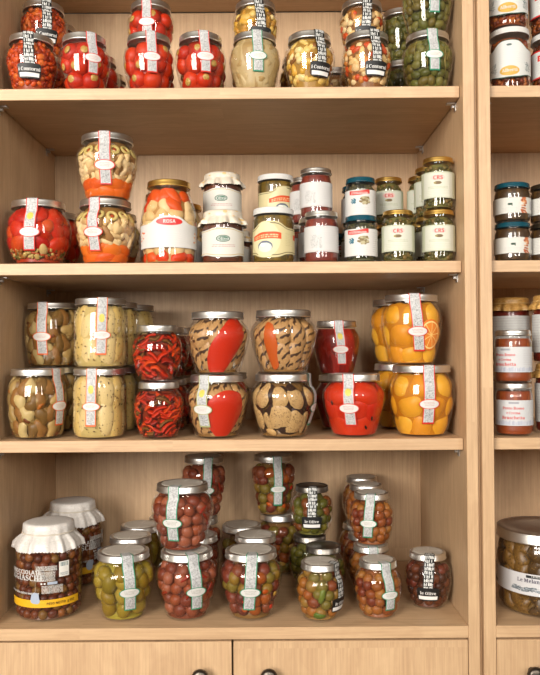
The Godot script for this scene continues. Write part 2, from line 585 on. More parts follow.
func emblem_material(edge: Color, key: String) -> StandardMaterial3D:
	var k := "emblem_" + key
	if mats.has(k):
		return mats[k]
	var img := paper(128, 64, edge)
	oval(img, 64, 32, 58, 28, Color(0.80, 0.79, 0.77))
	for n in 3:
		var x := 28 + n * 4
		while x < 96 - n * 4:
			var l := rng.randi_range(3, 8)
			rect(img, x, 20 + n * 9 + rng.randi_range(-1, 1), l, 2, edge.lerp(Color(0.62, 0.38, 0.34), 0.6))
			x += l + 3
	return textured(k, img, 0.5)

func tape_mesh(s: Shape, theta: float, w: float, end_y: float, slant := 0.0, from := 0.55) -> ArrayMesh:
	# a paper tape from the lid's top over its rim and down the jar
	var lift := 0.0007
	var p := []
	var r := s.lid_r
	for k in 4:
		p.append(Vector2(lerpf(r * from, r - 0.001, k / 3.0), s.h + lift))
	p.append(Vector2(r + lift, s.h - 0.001))
	p.append(Vector2(r + lift, s.h - s.lid_h))
	var y := s.h - s.lid_h
	var joined := false
	while y > end_y:
		y -= 0.003
		var q := s.radius(y)
		if q >= r + 0.0001 and not joined:
			joined = true
		if joined:
			p.append(Vector2(q + lift, maxf(y, end_y)))
		elif s.r <= r + 0.0012:
			p.append(Vector2(maxf(q, lerpf(r, q, clampf((s.h - s.lid_h - y) / 0.012, 0, 1))) + lift, maxf(y, end_y)))
	var total := 0.0
	var run := [0.0]
	for k in p.size() - 1:
		total += p[k].distance_to(p[k + 1])
		run.append(total)
	var b := Builder.new()
	for k in p.size():
		for e in 7:
			var lat: float = (e / 6.0 - 0.5) * w + slant * (run[k] - total * 0.4)
			var th: float = theta + lat / maxf(p[k].x, r * 0.8)
			b.vert(Vector3(sin(th) * p[k].x, p[k].y, cos(th) * p[k].x), Vector3(sin(th), 0.4, cos(th)), Vector2(e / 6.0, run[k] / total))
	for k in p.size() - 1:
		for e in 6:
			var z := k * 7 + e
			b.quad(z, z + 1, z + 8, z + 7)
	b.smooth(0.0, s.h)
	return b.mesh()

func wrap_mesh(s: Shape, t0: float, t1: float, y0: float, y1: float, arch := 0.0, lift := 0.0006, dip := 0.0) -> ArrayMesh:
	var b := Builder.new()
	var cols := 28
	var rows := 6
	for k in rows + 1:
		for e in cols + 1:
			var u := float(e) / cols
			var bump := arch * exp(-pow((u - 0.5) / 0.2, 4))
			var sag := dip * exp(-pow((u - 0.5) / 0.2, 4))
			var y := lerpf(y1 + bump, y0 - sag, float(k) / rows)
			var th := lerpf(t0, t1, u)
			b.vert(s.at(th, y, -lift), s.outward(th, y), Vector2(u, float(k) / rows))
	for k in rows:
		for e in cols:
			var z := k * (cols + 1) + e
			b.quad(z, z + 1, z + cols + 2, z + cols + 1)
	return b.mesh()

func lettering(parent: Node, s: Shape, text: String, size: float, theta: float, y: float, c: Color, serif := false, lift := 0.0011, italic := false, heavy := 0.0) -> void:
	# letters laid round the jar
	var f := SystemFont.new()
	f.font_names = PackedStringArray(["Droid Serif" if serif else "Droid Sans"])
	f.font_italic = italic
	f.font_weight = 700
	var tm := TextMesh.new()
	tm.font = f
	tm.text = text
	tm.font_size = 32
	tm.pixel_size = size / 32.0
	tm.depth = 0.0
	tm.curve_step = 1.0
	var a := tm.get_mesh_arrays()
	var v: PackedVector3Array = a[Mesh.ARRAY_VERTEX]
	if v.is_empty():
		return
	var n := PackedVector3Array()
	for k in v.size():
		var q := v[k]
		var yy := y + q.y
		var th := theta + q.x / s.radius(yy)
		v[k] = s.at(th, yy, -lift)
		n.append(s.outward(th, yy))
	a[Mesh.ARRAY_VERTEX] = v
	a[Mesh.ARRAY_NORMAL] = n
	a[Mesh.ARRAY_TANGENT] = null
	var m := ArrayMesh.new()
	m.add_surface_from_arrays(Mesh.PRIMITIVE_TRIANGLES, a)
	put(m, "lettering", plain("ink_" + c.to_html(false), c, 0.5), parent)

# ------------------------------------------------------------------ jars
func glass() -> StandardMaterial3D:
	if not mats.has("glass"):
		var m := StandardMaterial3D.new()
		m.resource_name = "glass"
		m.albedo_color = Color(0.92, 0.95, 0.92, 0.004)
		m.transparency = BaseMaterial3D.TRANSPARENCY_ALPHA
		m.roughness = 0.03
		m.metallic_specular = 0.5
		mats["glass"] = m
	return mats["glass"]

func pick(list: Array):
	return list[rng.randi() % list.size()]

func liquid(root: Node3D, kind: String, called: String, c: Color, inset: float, top := -1.0, m: Material = null) -> MeshInstance3D:
	var s := shape(kind)
	return put(core_mesh(kind, inset, s.fill if top < 0.0 else top), called, m if m else plain("liquid_" + c.to_html(false), c, 0.35, 0.0, 0.35), root)

func speckled(key: String, base: Color, specks: Array, count: int, big: int) -> StandardMaterial3D:
	# food flesh: base colour with blotches and seeds of other tones
	if mats.has(key):
		return mats[key]
	var wet := not (key.begins_with("cloth") or key.begins_with("seal"))
	var img := paper(256, 256, soaked(base) if wet else base)
	for n in count:
		var c: Color = specks[rng.randi() % specks.size()]
		if wet:
			c = soaked(c)
		var q := rng.randf_range(0.4, 1.0) * big
		oval(img, rng.randi_range(0, 255), rng.randi_range(0, 255), q * rng.randf_range(0.6, 1.6), q, c)
	return textured(key, img, 0.42)

func eggplant_material(dark: bool) -> StandardMaterial3D:
	var key := "eggplant_dark" if dark else "eggplant_grilled"
	if mats.has(key):
		return mats[key]
	var flesh := Color(0.70, 0.56, 0.36) if dark else Color(0.66, 0.50, 0.31)
	var img := paper(192, 192, flesh)
	for n in 700:
		var k := rng.randf_range(-0.08, 0.08)
		oval(img, rng.randi_range(0, 191), rng.randi_range(0, 191), rng.randf_range(1, 5), rng.randf_range(1, 4), Color(flesh.r + k, flesh.g + k, flesh.b + k * 0.8))
	if dark:
		for n in 90:
			oval(img, rng.randi_range(0, 191), rng.randi_range(0, 191), rng.randf_range(2, 6), rng.randf_range(1, 3), Color(0.30, 0.19, 0.10))
	else:
		# scorched grill bars
		for n in 4:
			for x in 192:
				if (x / 9 + n * 5) % 13 < 11:
					var w := 15 + int(4.0 * sin(x * 0.17 + n * 2.0))
					var top := fposmod(10 + n * 48 - x * 0.42 + 3.0 * sin(x * 0.06 + n), 192.0)
					rect(img, x, top, 1, minf(w, 191.0 - top), Color(0.25, 0.15, 0.08))
	return textured(key, img, 0.45)

func orange_slice_material() -> StandardMaterial3D:
	if mats.has("orange_slice"):
		return mats["orange_slice"]
	var img := paper(192, 192, Color(0.86, 0.50, 0.12))
	oval(img, 96, 96, 95, 95, Color(0.84, 0.44, 0.08))
	oval(img, 96, 96, 84, 84, Color(0.93, 0.80, 0.52))
	oval(img, 96, 96, 75, 75, Color(0.86, 0.50, 0.16))
	for y in 192:
		for x in 192:
			var d := Vector2(x - 96, y - 96)
			if d.length() < 75:
				var a := fposmod(d.angle(), TAU / 9)
				if minf(a, TAU / 9 - a) * d.length() < 2.6 or d.length() < 7:
					img.set_pixel(x, y, Color(0.92, 0.76, 0.46))
	return textured("orange_slice", img, 0.45)

const RED := Color(0.84, 0.19, 0.02)
const RED_DARK := Color(0.62, 0.07, 0.02)
const CREAM := Color(0.86, 0.76, 0.56)
const TAPE_GREEN := Color(0.10, 0.48, 0.34)
const TAPE_RED := Color(0.78, 0.16, 0.10)
const TAPE_ORANGE := Color(0.82, 0.36, 0.12)

func contents(root: Node3D, kind: String, recipe: String, full: bool) -> void:
	var s := shape(kind)
	var arc := 2.0 if full else 1.7
	match recipe:
		"tomato":
			liquid(root, kind, "oil", Color(0.52, 0.20, 0.06), 0.008)
			fill_bits(root, s, "chopped_tomato", [Color(0.90, 0.36, 0.09), Color(0.78, 0.26, 0.06), Color(0.94, 0.48, 0.16), Color(0.62, 0.18, 0.05), Color(0.84, 0.32, 0.07)], 0.0074, arc)
		"stuffed":
			liquid(root, kind, "oil", Color(0.58, 0.14, 0.04), 0.014)
			fill_pieces(root, s, "stuffed_pepper", [RED, Color(0.78, 0.15, 0.02), Color(0.86, 0.23, 0.03)], 0.0158, 0.013, 1.05, arc, -1, -1, PI, speckled("stuffing", Color(0.80, 0.63, 0.26), [Color(0.72, 0.58, 0.2), Color(0.9, 0.8, 0.5)], 160, 14))
		"creampaste":
			liquid(root, kind, "paste", Color.WHITE, 0.002, -1, speckled("cream_paste", Color(0.80, 0.73, 0.53), [Color(0.76, 0.68, 0.47), Color(0.84, 0.78, 0.60), Color(0.72, 0.62, 0.40)], 300, 12))
			for k in 24:
				put(patch(s, rng.randf_range(-1.6, 1.6), rng.randf_range(0.1, 0.8) * s.h, rng.randf_range(0.006, 0.014), rng.randf_range(0.005, 0.010), rng.randf_range(-1, 1), 0.003, 0.0012, 2.0, 0.25), "artichoke_piece", food(pick([Color(0.80, 0.73, 0.53), Color(0.86, 0.80, 0.62), Color(0.74, 0.64, 0.42), Color(0.82, 0.75, 0.56)])), root)
		"mushyellow":
			liquid(root, kind, "oil", Color(0.58, 0.43, 0.17), 0.007)
			fill_bits(root, s, "sliced_mushroom", [Color(0.98, 0.88, 0.52), Color(0.94, 0.80, 0.42), Color(1.0, 0.94, 0.68), Color(0.84, 0.64, 0.26), Color(0.60, 0.40, 0.16), Color(0.94, 0.76, 0.30)], 0.0105, arc)
		"antipasto":
			liquid(root, kind, "oil", Color(0.46, 0.29, 0.14), 0.007)
			fill_bits(root, s, "chopped_vegetable", [Color(0.98, 0.86, 0.60), Color(0.92, 0.76, 0.48), Color(1.0, 0.92, 0.72), Color(0.86, 0.34, 0.14), Color(0.88, 0.58, 0.28), Color(0.64, 0.46, 0.22), Color(0.96, 0.84, 0.62)], 0.0098, arc)
		"caperberry":
			liquid(root, kind, "brine", Color(0.36, 0.36, 0.17), 0.012)
			fill_pieces(root, s, "caper_berry", [Color(0.40, 0.42, 0.17), Color(0.34, 0.36, 0.13), Color(0.48, 0.48, 0.22), Color(0.44, 0.40, 0.16)], 0.0078, 0.0068, 1.35, arc)
			for k in 9:
				var th := rng.randf_range(-1.3, 1.3)
				var y := rng.randf_range(0.2, 0.6) * s.h
				var lean := rng.randf_range(-0.3, 0.3)
				put(strand(s, [Vector2(th, y), Vector2(th + lean * 0.5, y + 0.014), Vector2(th + lean, y + 0.03)], 0.0012, 0.001, 0.0012), "stem", food(Color(0.58, 0.54, 0.24)), root)
		"ulabel", "vlabel":
			liquid(root, kind, "oil", Color(0.42, 0.20, 0.09), 0.008)
			fill_bits(root, s, "chopped_vegetable", [Color(0.62, 0.30, 0.10), Color(0.50, 0.20, 0.08), Color(0.72, 0.42, 0.16), Color(0.36, 0.15, 0.06)], 0.0068, arc)
		"redround":
			liquid(root, kind, "oil", Color(0.56, 0.16, 0.05), 0.009)
			fill_bits(root, s, "chopped_vegetable", [Color(0.40, 0.38, 0.12), Color(0.80, 0.70, 0.42), Color(0.62, 0.40, 0.14), Color(0.72, 0.3, 0.08)], 0.006, arc, 0.005, 0.2 * s.h)
			for k in 15:
				var col: int = k % 5
				put(patch(s, -1.55 + col * 0.78 + rng.randf_range(-0.12, 0.12), (0.32 + 0.21 * int(k / 5)) * s.h, 0.027, 0.0165, rng.randf_range(-0.7, 0.7), 0.009, 0.0018 + 0.0006 * (k % 3), 2.4, 0.08), "red_pepper_piece", food(pick([RED, Color(0.84, 0.17, 0.03), Color(0.76, 0.09, 0.02), Color(0.86, 0.30, 0.07)])), root)
			put(patch(s, 0.32, 0.58 * s.h, 0.014, 0.011, 0.3, 0.006, 0.0012), "cherry_pepper", food(Color(0.85, 0.34, 0.12)), root)
			put(patch(s, 0.18, 0.22 * s.h, 0.009, 0.011, 0.5, 0.006, 0.0012), "onion_piece", food(Color(0.86, 0.76, 0.52)), root)
		"layered":
			liquid(root, kind, "oil", Color(0.50, 0.35, 0.17), 0.008)
			for k in 10:
				put(patch(s, -1.7 + (k % 5) * 0.82 + (0.4 if k >= 5 else 0.0), (0.09 + 0.12 * int(k / 5)) * s.h, 0.031, 0.0125, rng.randf_range(-0.25, 0.25), 0.008, 0.0018, 2.6, 0.08), "carrot_piece", food(pick([Color(0.96, 0.46, 0.10), Color(0.92, 0.38, 0.08), Color(0.98, 0.52, 0.14)])), root)
			for k in 44:
				put(patch(s, -1.75 + (k % 11) * 0.36 + rng.randf_range(-0.12, 0.12), (0.32 + 0.105 * int(k / 11)) * s.h, rng.randf_range(0.009, 0.016), rng.randf_range(0.007, 0.011), rng.randf_range(-1.2, 1.2), 0.007, 0.0014 + 0.0013 * (k % 4), 2.2, 0.3), "mushroom_piece", food(pick([Color(0.96, 0.86, 0.64), Color(0.86, 0.72, 0.50), Color(1.0, 0.92, 0.72), Color(0.70, 0.54, 0.34), Color(0.97, 0.88, 0.70)])), root)
			for k in 8:
				var th := -1.75 + k * 0.5
				var o := put(torus(), "olive_ring", food(pick([Color(0.86, 0.80, 0.50), Color(0.92, 0.86, 0.56)])), root, against(s, th, (0.745 + 0.03 * (k % 2)) * s.h, Vector3(0.0074, 0.0074, 0.0055), 0.0, 0.0006))
				put(ball(10, 6), "pepper_core", food(Color(0.74, 0.30, 0.10)), o, Transform3D(Basis().scaled(Vector3(0.5, 0.5, 0.3)), Vector3(0, 0, -0.1)))
		"rosa":
			liquid(root, kind, "brine", Color(0.62, 0.45, 0.24), 0.008)
			for k in 42:
				var row: int = k / 6
				var red: bool = (row >= 5 or row == 0) and rng.randf() < 0.7
				put(patch(s, -1.7 + (k % 6) * 0.68 + rng.randf_range(-0.15, 0.15), (0.07 + 0.125 * row) * s.h, rng.randf_range(0.017, 0.023), rng.randf_range(0.012, 0.0155), rng.randf_range(-0.8, 0.8), 0.008, 0.0018 + 0.0007 * (k % 3), 2.2, 0.12), "pepper_piece" if red else "cauliflower_piece", food(pick([Color(0.93, 0.36, 0.07), Color(0.90, 0.27, 0.05)]) if red else pick([Color(0.99, 0.90, 0.70), Color(0.94, 0.82, 0.58)])), root)
		"jam":
			liquid(root, kind, "spread", Color.WHITE, 0.0016, -1, speckled("jam_spread", Color(0.40, 0.20, 0.10), [Color(0.34, 0.16, 0.08), Color(0.46, 0.25, 0.13)], 240, 9))
		"pesto":
			liquid(root, kind, "pesto", Color.WHITE, 0.0016, -1, speckled("pesto_paste", Color(0.46, 0.38, 0.10), [Color(0.36, 0.31, 0.08), Color(0.56, 0.46, 0.15), Color(0.30, 0.26, 0.06)], 600, 6))
		"redspread":
			liquid(root, kind, "spread", Color.WHITE, 0.0016, -1, speckled("red_spread", Color(0.50, 0.17, 0.11), [Color(0.42, 0.12, 0.08), Color(0.58, 0.24, 0.16)], 600, 5))
		"tealjar":
			liquid(root, kind, "brine", Color(0.30, 0.30, 0.20), 0.008)
			fill_bits(root, s, "chopped_herb", [Color(0.25, 0.26, 0.17), Color(0.33, 0.33, 0.23), Color(0.18, 0.19, 0.12), Color(0.42, 0.40, 0.30)], 0.0052, arc)
		"goldlid":
			liquid(root, kind, "brine", Color(0.38, 0.36, 0.18), 0.008)
			fill_bits(root, s, "small_olive", [Color(0.38, 0.38, 0.18), Color(0.46, 0.42, 0.20), Color(0.30, 0.30, 0.13), Color(0.52, 0.44, 0.22)], 0.0058, arc, -1, -1, 1.1)
		"slabel", "tlabel":
			liquid(root, kind, "sauce", Color.WHITE, 0.0016, -1, speckled("dark_sauce", Color(0.28, 0.19, 0.07), [Color(0.20, 0.13, 0.05), Color(0.38, 0.27, 0.09)], 500, 6))
		"wlabel":
			liquid(root, kind, "spread", Color.WHITE, 0.0016, -1, speckled("orange_spread", Color(0.62, 0.28, 0.06), [Color(0.54, 0.22, 0.04), Color(0.70, 0.36, 0.09)], 700, 5))
		"xlabel":
			liquid(root, kind, "sauce", Color.WHITE, 0.0016, -1, speckled("red_sauce", Color(0.52, 0.12, 0.04), [Color(0.44, 0.09, 0.03), Color(0.58, 0.17, 0.05)], 500, 6))
		"artichoke":
			liquid(root, kind, "oil", Color(0.44, 0.32, 0.15), 0.014)
			for k in 20:
				var th := -1.75 + (k % 5) * 0.86 + (0.4 if (k / 5) % 2 else 0.0) + rng.randf_range(-0.1, 0.1)
				var y := (0.14 + 0.205 * int(k / 5)) * s.h
				var o := put(patch(s, th, y, rng.randf_range(0.021, 0.026), rng.randf_range(0.0155, 0.0195), rng.randf_range(-0.8, 0.8), 0.013, 0.0016 + 0.0012 * (k % 3), 2.5, 0.13), "artichoke_wedge", speckled("artichoke_flesh_%d" % (k % 2), [Color(0.66, 0.56, 0.31), Color(0.56, 0.43, 0.21)][k % 2], [Color(0.50, 0.36, 0.15), Color(0.74, 0.66, 0.42), Color(0.60, 0.49, 0.26)], 90, 12), root)
				var lean := rng.randf_range(-0.7, 0.7)
				for e in 2:
					put(patch(s, th + (e - 0.5) * 0.26, y + rng.randf_range(-0.004, 0.006), 0.0135, 0.0150, lean + (e - 0.5) * 0.5, 0.007, 0.0010, 3.2, 0.22), "leaf", food([Color(0.84, 0.77, 0.54), Color(0.76, 0.65, 0.40), Color(0.60, 0.43, 0.20), Color(0.70, 0.60, 0.36), Color(0.50, 0.38, 0.18)][(k * 2 + e * 3) % 5]), o)
				if k % 3 == 0:
					put(patch(s, th + 0.14, y - 0.008, 0.007, 0.005, rng.randf_range(-0.6, 0.6), 0.004, 0.0008, 2.0, 0.25), "leaf_tip", food(pick([Color(0.72, 0.42, 0.10), Color(0.46, 0.24, 0.07)])), o)
		"creamarti":
			liquid(root, kind, "oil", Color(0.68, 0.59, 0.36), 0.005)
			for k in 16:
				put(patch(s, -1.7 + (k % 8) * 0.5 + rng.randf_range(-0.08, 0.08), (0.25 if k < 8 else 0.64) * s.h + rng.randf_range(-0.006, 0.006), rng.randf_range(0.017, 0.022), rng.randf_range(0.028, 0.037), rng.randf_range(-0.4, 0.4), 0.0055, 0.0012 + 0.0012 * (k % 4), 2.4, 0.14), "artichoke_heart", speckled("pale_artichoke_%d" % (k % 2), [Color(0.95, 0.88, 0.63), Color(0.91, 0.81, 0.50)][k % 2], [Color(0.88, 0.79, 0.54), Color(0.99, 0.94, 0.74), Color(0.95, 0.88, 0.66), Color(0.50, 0.40, 0.20)], 150, 4), root)
			fill_bits(root, s, "herb_flake", [Color(0.36, 0.28, 0.12), Color(0.50, 0.38, 0.18), Color(0.28, 0.24, 0.10)], 0.0013, arc, -1, -1, 2.2, 0.018, 0.0003)
		"chili", "chilidark":
			liquid(root, kind, "oil", Color(0.46, 0.15, 0.05), 0.009)
			for k in (120 if recipe == "chili" else 60):
				var th := rng.randf_range(-arc, arc)
				var y := rng.randf_range(0.09, 0.80) * s.h
				var l := rng.randf_range(0.016, 0.028) / s.r
				var dip := rng.randf_range(-0.016, 0.016)
				var pts := []
				for e in 6:
					var t := e / 5.0 - 0.5
					pts.append(Vector2(th + t * l, clampf(y + t * dip + (0.25 - t * t) * rng.randf_range(0.012, 0.02) * (1.0 if k % 2 else -1.0), 0.008, s.fill)))
				put(strand(s, pts, rng.randf_range(0.0036, 0.0062), 0.0015, 0.0014 + 0.002 * rng.randf()), "chili_strip", food(pick([RED, Color(0.82, 0.18, 0.03), Color(0.92, 0.30, 0.05), Color(0.66, 0.13, 0.03), Color(0.50, 0.32, 0.10)])), root)
		"pepeggA", "pepeggB", "egggrill", "eggdark":
			liquid(root, kind, "oil", Color(0.45, 0.32, 0.16), 0.013)
			for k in 14:
				var dark := recipe == "eggdark"
				var th := -1.85 + (k % 7) * 0.6 + rng.randf_range(-0.08, 0.08)
				var y := (0.28 if k < 7 else 0.62) * s.h + rng.randf_range(-0.004, 0.004)
				var lean := rng.randf_range(-0.4, 0.4)
				if dark:
					# a slice cut with its purple-black skin left on round the edge
					lean *= 2.2
					y += rng.randf_range(-0.008, 0.008)
					var hw := rng.randf_range(0.013, 0.021)
					var hh := rng.randf_range(0.017, 0.026)
					var skin := 0.0034 + 0.0016 * (k % 3)
					var o := put(patch(s, th, y, hw + 0.0045, hh + 0.0045, lean, 0.006, skin, 2.3, 0.12), "eggplant_skin", food(Color(0.24, 0.15, 0.10)), root)
					put(patch(s, th, y, hw, hh, lean, 0.004, skin - 0.0012, 2.3, 0.12), "eggplant_slice", eggplant_material(true), o)
					continue
				put(patch(s, th, y, rng.randf_range(0.0225, 0.027), rng.randf_range(0.029, 0.035), lean, 0.012, 0.0022 + 0.0016 * (k % 3), 2.6, 0.09), "eggplant_slice", eggplant_material(dark), root)
			if recipe == "pepeggA":
				put(patch(s, 0.30, 0.40 * s.h, 0.034, 0.047, -0.65, 0.003, 0.0014, 2.3, 0.07, 8, 28), "roasted_pepper", food(Color(0.85, 0.18, 0.03)), root)
			elif recipe == "pepeggB":
				put(patch(s, 0.32, 0.44 * s.h, 0.028, 0.058, -0.60, 0.003, 0.0014, 2.5, 0.06, 8, 28), "roasted_pepper", food(Color(0.84, 0.18, 0.03)), root)
			elif recipe == "egggrill":
				put(patch(s, -0.44, 0.44 * s.h, 0.0125, 0.043, 0.12, 0.003, 0.0013, 3.0, 0.05), "carrot_strip", food(Color(0.82, 0.38, 0.09)), root)
			else:
				put(patch(s, -0.55, 0.10 * s.h, 0.011, 0.006, -0.3, 0.004, 0.0012), "garlic_slice", food(Color(0.86, 0.72, 0.48)), root)
		"redpep":
			liquid(root, kind, "oil", Color(0.55, 0.07, 0.02), 0.008)
			for k in 12:
				put(patch(s, -1.7 + (k % 4) * 1.12 + (0.5 if (k / 4) % 2 else 0.0), (0.16 + 0.26 * int(k / 4)) * s.h, 0.036, 0.020, rng.randf_range(-0.3, 0.3), 0.0045, 0.0016 + 0.0006 * (k % 3), 2.6, 0.07), "red_pepper_piece", food(pick([Color(0.85, 0.18, 0.02), Color(0.82, 0.15, 0.02), Color(0.87, 0.21, 0.03)])), root)
			for k in 4:
				put(patch(s, [-0.8, 0.72, 0.5, -0.3][k], [0.55, 0.30, 0.16, 0.7][k] * s.h, 0.0022, 0.0042, 0.3 * k, 0.001, 0.0012), "scorch_mark", food(Color(0.16, 0.06, 0.03)), root)
		"darkred":
			liquid(root, kind, "sauce", Color.WHITE, 0.0018, -1, speckled("dark_red_sauce", Color(0.66, 0.12, 0.04), [Color(0.56, 0.09, 0.03), Color(0.74, 0.17, 0.05), Color(0.50, 0.08, 0.03)], 500, 7))
		"citrusA", "citrusB":
			liquid(root, kind, "syrup", Color(0.68, 0.42, 0.06), 0.006)
			var tones := [Color(0.97, 0.71, 0.16), Color(0.95, 0.65, 0.13), Color(0.99, 0.76, 0.22)]
			for k in 15:
				put(patch(s, -1.8 + (k % 5) * 0.92 + (0.42 if (k / 5) % 2 else 0.0) + rng.randf_range(-0.06, 0.06), (0.13 + 0.29 * int(k / 5)) * s.h, rng.randf_range(0.030, 0.034), rng.randf_range(0.0235, 0.0270), rng.randf_range(-0.25, 0.25), 0.015, 0.0016 + 0.0003 * (k % 3), 2.8, 0.07, 7, 24), "citrus_piece", food(pick(tones)), root)
			if recipe == "citrusB":
				put(patch(s, 0.74, 0.42 * s.h, 0.025, 0.028, 0.15, 0.001, 0.0008, 2.0, 0.0, 6, 30), "orange_slice", orange_slice_material(), root)
		"greenolive":
			liquid(root, kind, "brine", Color(0.55, 0.49, 0.17), 0.018)
			fill_pieces(root, s, "green_olive", [Color(0.62, 0.55, 0.14), Color(0.55, 0.49, 0.12), Color(0.68, 0.61, 0.21), Color(0.58, 0.49, 0.10)], 0.0134, 0.0128, 1.36, arc)
		"darkolive":
			liquid(root, kind, "oil", Color(0.42, 0.20, 0.12), 0.016)
			fill_pieces(root, s, "red_olive", [Color(0.58, 0.30, 0.20), Color(0.66, 0.38, 0.27), Color(0.50, 0.22, 0.13), Color(0.62, 0.31, 0.17)], 0.0116, 0.0108, 1.14, arc)
			for k in 5:
				put(patch(s, rng.randf_range(-1.2, 1.2), rng.randf_range(0.3, 0.7) * s.h, 0.003, 0.012, rng.randf_range(-1.2, 1.2), 0.002, 0.0011), "pepper_strip", food(Color(0.62, 0.16, 0.05)), root)
		"mixedolive":
			liquid(root, kind, "oil", Color(0.45, 0.32, 0.16), 0.016)
			fill_pieces(root, s, "olive", [Color(0.50, 0.22, 0.14), Color(0.58, 0.46, 0.14), Color(0.42, 0.18, 0.13), Color(0.66, 0.34, 0.10), Color(0.52, 0.46, 0.16), Color(0.52, 0.26, 0.14)], 0.0116, 0.0108, 1.14, arc)
			for k in 5:
				put(patch(s, rng.randf_range(-1.2, 1.2), rng.randf_range(0.12, 0.5) * s.h, 0.007, 0.0045, rng.randf_range(-0.6, 0.6), 0.003, 0.0011), "pepper_piece", food(pick([Color(0.80, 0.36, 0.06), Color(0.80, 0.16, 0.04), Color(0.84, 0.68, 0.30)])), root)
		"roundmix":
			liquid(root, kind, "brine", Color(0.50, 0.37, 0.18), 0.014)
			fill_pieces(root, s, "olive", [Color(0.64, 0.36, 0.13), Color(0.62, 0.48, 0.20), Color(0.54, 0.27, 0.12), Color(0.50, 0.46, 0.18), Color(0.66, 0.42, 0.14)], 0.0103, 0.0096, 1.06, arc)
			put(patch(s, 0.10, 0.50 * s.h, 0.0075, 0.016, -0.3, 0.007, 0.0010, 2.2, 0.03), "long_green_olive", food(Color(0.46, 0.54, 0.20)), root)
			put(patch(s, -0.05, 0.12 * s.h, 0.014, 0.007, 0.0, 0.006, 0.0010, 2.2, 0.03), "long_green_olive", food(Color(0.36, 0.48, 0.14)), root)
		"blackgreen":
			liquid(root, kind, "brine", Color(0.36, 0.34, 0.14), 0.014)
			fill_pieces(root, s, "olive", [Color(0.42, 0.42, 0.12), Color(0.50, 0.48, 0.15), Color(0.35, 0.36, 0.10), Color(0.50, 0.28, 0.10)], 0.0100, 0.0094, 1.25, arc)
		"orangeolive":
			liquid(root, kind, "oil", Color(0.50, 0.28, 0.13), 0.013)
			fill_pieces(root, s, "brown_olive", [Color(0.66, 0.40, 0.15), Color(0.58, 0.30, 0.11), Color(0.68, 0.46, 0.20), Color(0.50, 0.21, 0.09), Color(0.62, 0.36, 0.14)], 0.0096, 0.009, 1.08, arc)
		"brownolive":
			liquid(root, kind, "oil", Color(0.34, 0.18, 0.10), 0.013)
			fill_pieces(root, s, "brown_olive", [Color(0.34, 0.17, 0.08), Color(0.42, 0.21, 0.10), Color(0.28, 0.13, 0.06), Color(0.46, 0.20, 0.13)], 0.0092, 0.0086, 1.08, arc)
		"taggia":
			liquid(root, kind, "oil", Color(0.36, 0.20, 0.11), 0.012)
			fill_pieces(root, s, "pitted_olive", [Color(0.46, 0.23, 0.10), Color(0.56, 0.34, 0.15), Color(0.38, 0.17, 0.08), Color(0.50, 0.36, 0.16), Color(0.34, 0.16, 0.08)], 0.0084, 0.0078, 1.05, 1.75)
		"melanz":
			liquid(root, kind, "oil", Color(0.40, 0.29, 0.12), 0.016)
			for k in 45:
				put(patch(s, -1.9 + (k % 9) * 0.44 + rng.randf_range(-0.08, 0.08), (0.10 + 0.175 * int(k / 9)) * s.h, rng.randf_range(0.019, 0.027), rng.randf_range(0.016, 0.022), rng.randf_range(-0.9, 0.9), 0.012, 0.0016 + 0.0015 * (k % 4), 2.2, 0.32), "eggplant_piece", speckled("oiled_eggplant_%d" % (k % 3), [Color(0.50, 0.37, 0.13), Color(0.36, 0.26, 0.10), Color(0.58, 0.44, 0.19)][k % 3], [Color(0.36, 0.24, 0.08), Color(0.62, 0.48, 0.2), Color(0.30, 0.2, 0.06)], 90, 8), root)

# how each recipe is closed and labelled
const LIDS := {
	"rosa": "gold", "pesto": "white", "ulabel": "white", "vlabel": "white", "tealjar": "teal", "slabel": "teal", "goldlid": "gold", "tlabel": "dark", "jam": "cloth_cream", "xlabel": "cloth_tan", "taggia": "cloth_white", "blackgreen": "pewter", "brownolive": "silver",
}
const TAPES := {
	"tomato": "black", "mushyellow": "black", "antipasto": "black", "roundmix": "black", "blackgreen": "black", "brownolive": "black",
	"stuffed": "red", "redround": "red_stamp", "layered": "red", "redpep": "red_stamp", "darkred": "red_stamp", "citrusA": "red", "citrusB": "red",
	"creampaste": "green", "caperberry": "green", "greenolive": "green", "darkolive": "green", "mixedolive": "green", "orangeolive": "green", "pepeggA": "yellow_stamp", "eggdark": "green",
	"artichoke": "orange", "creamarti": "orange_stamp",
}

func lid(root: Node3D, kind: String, style: String) -> void:
	var s := shape(kind)
	match style:
		"gold":
			put(lid_mesh(kind), "lid", plain("lid_gold", Color(0.86, 0.70, 0.38), 0.34, 1.0), root)
		"white":
			put(lid_mesh(kind), "lid", plain("lid_white", Color(0.80, 0.79, 0.77), 0.35), root)
		"teal":
			put(lid_mesh(kind), "lid", plain("lid_teal", Color(0.03, 0.25, 0.30), 0.25), root)
		"dark":
			put(lid_mesh(kind), "lid", plain("lid_dark", Color(0.30, 0.26, 0.20), 0.32, 0.8), root)
		"pewter":
			put(lid_mesh(kind), "lid", plain("lid_pewter", Color(0.52, 0.50, 0.47), 0.36, 1.0), root)
		"cloth_cream", "cloth_tan", "cloth_white":
			put(lid_mesh(kind), "lid", plain("lid_silver", Color(0.88, 0.87, 0.85), 0.36, 1.0), root)
			cloth_cap(root, s, style)
		_:
			put(lid_mesh(kind), "lid", plain("lid_silver", Color(0.88, 0.87, 0.85), 0.36, 1.0), root)

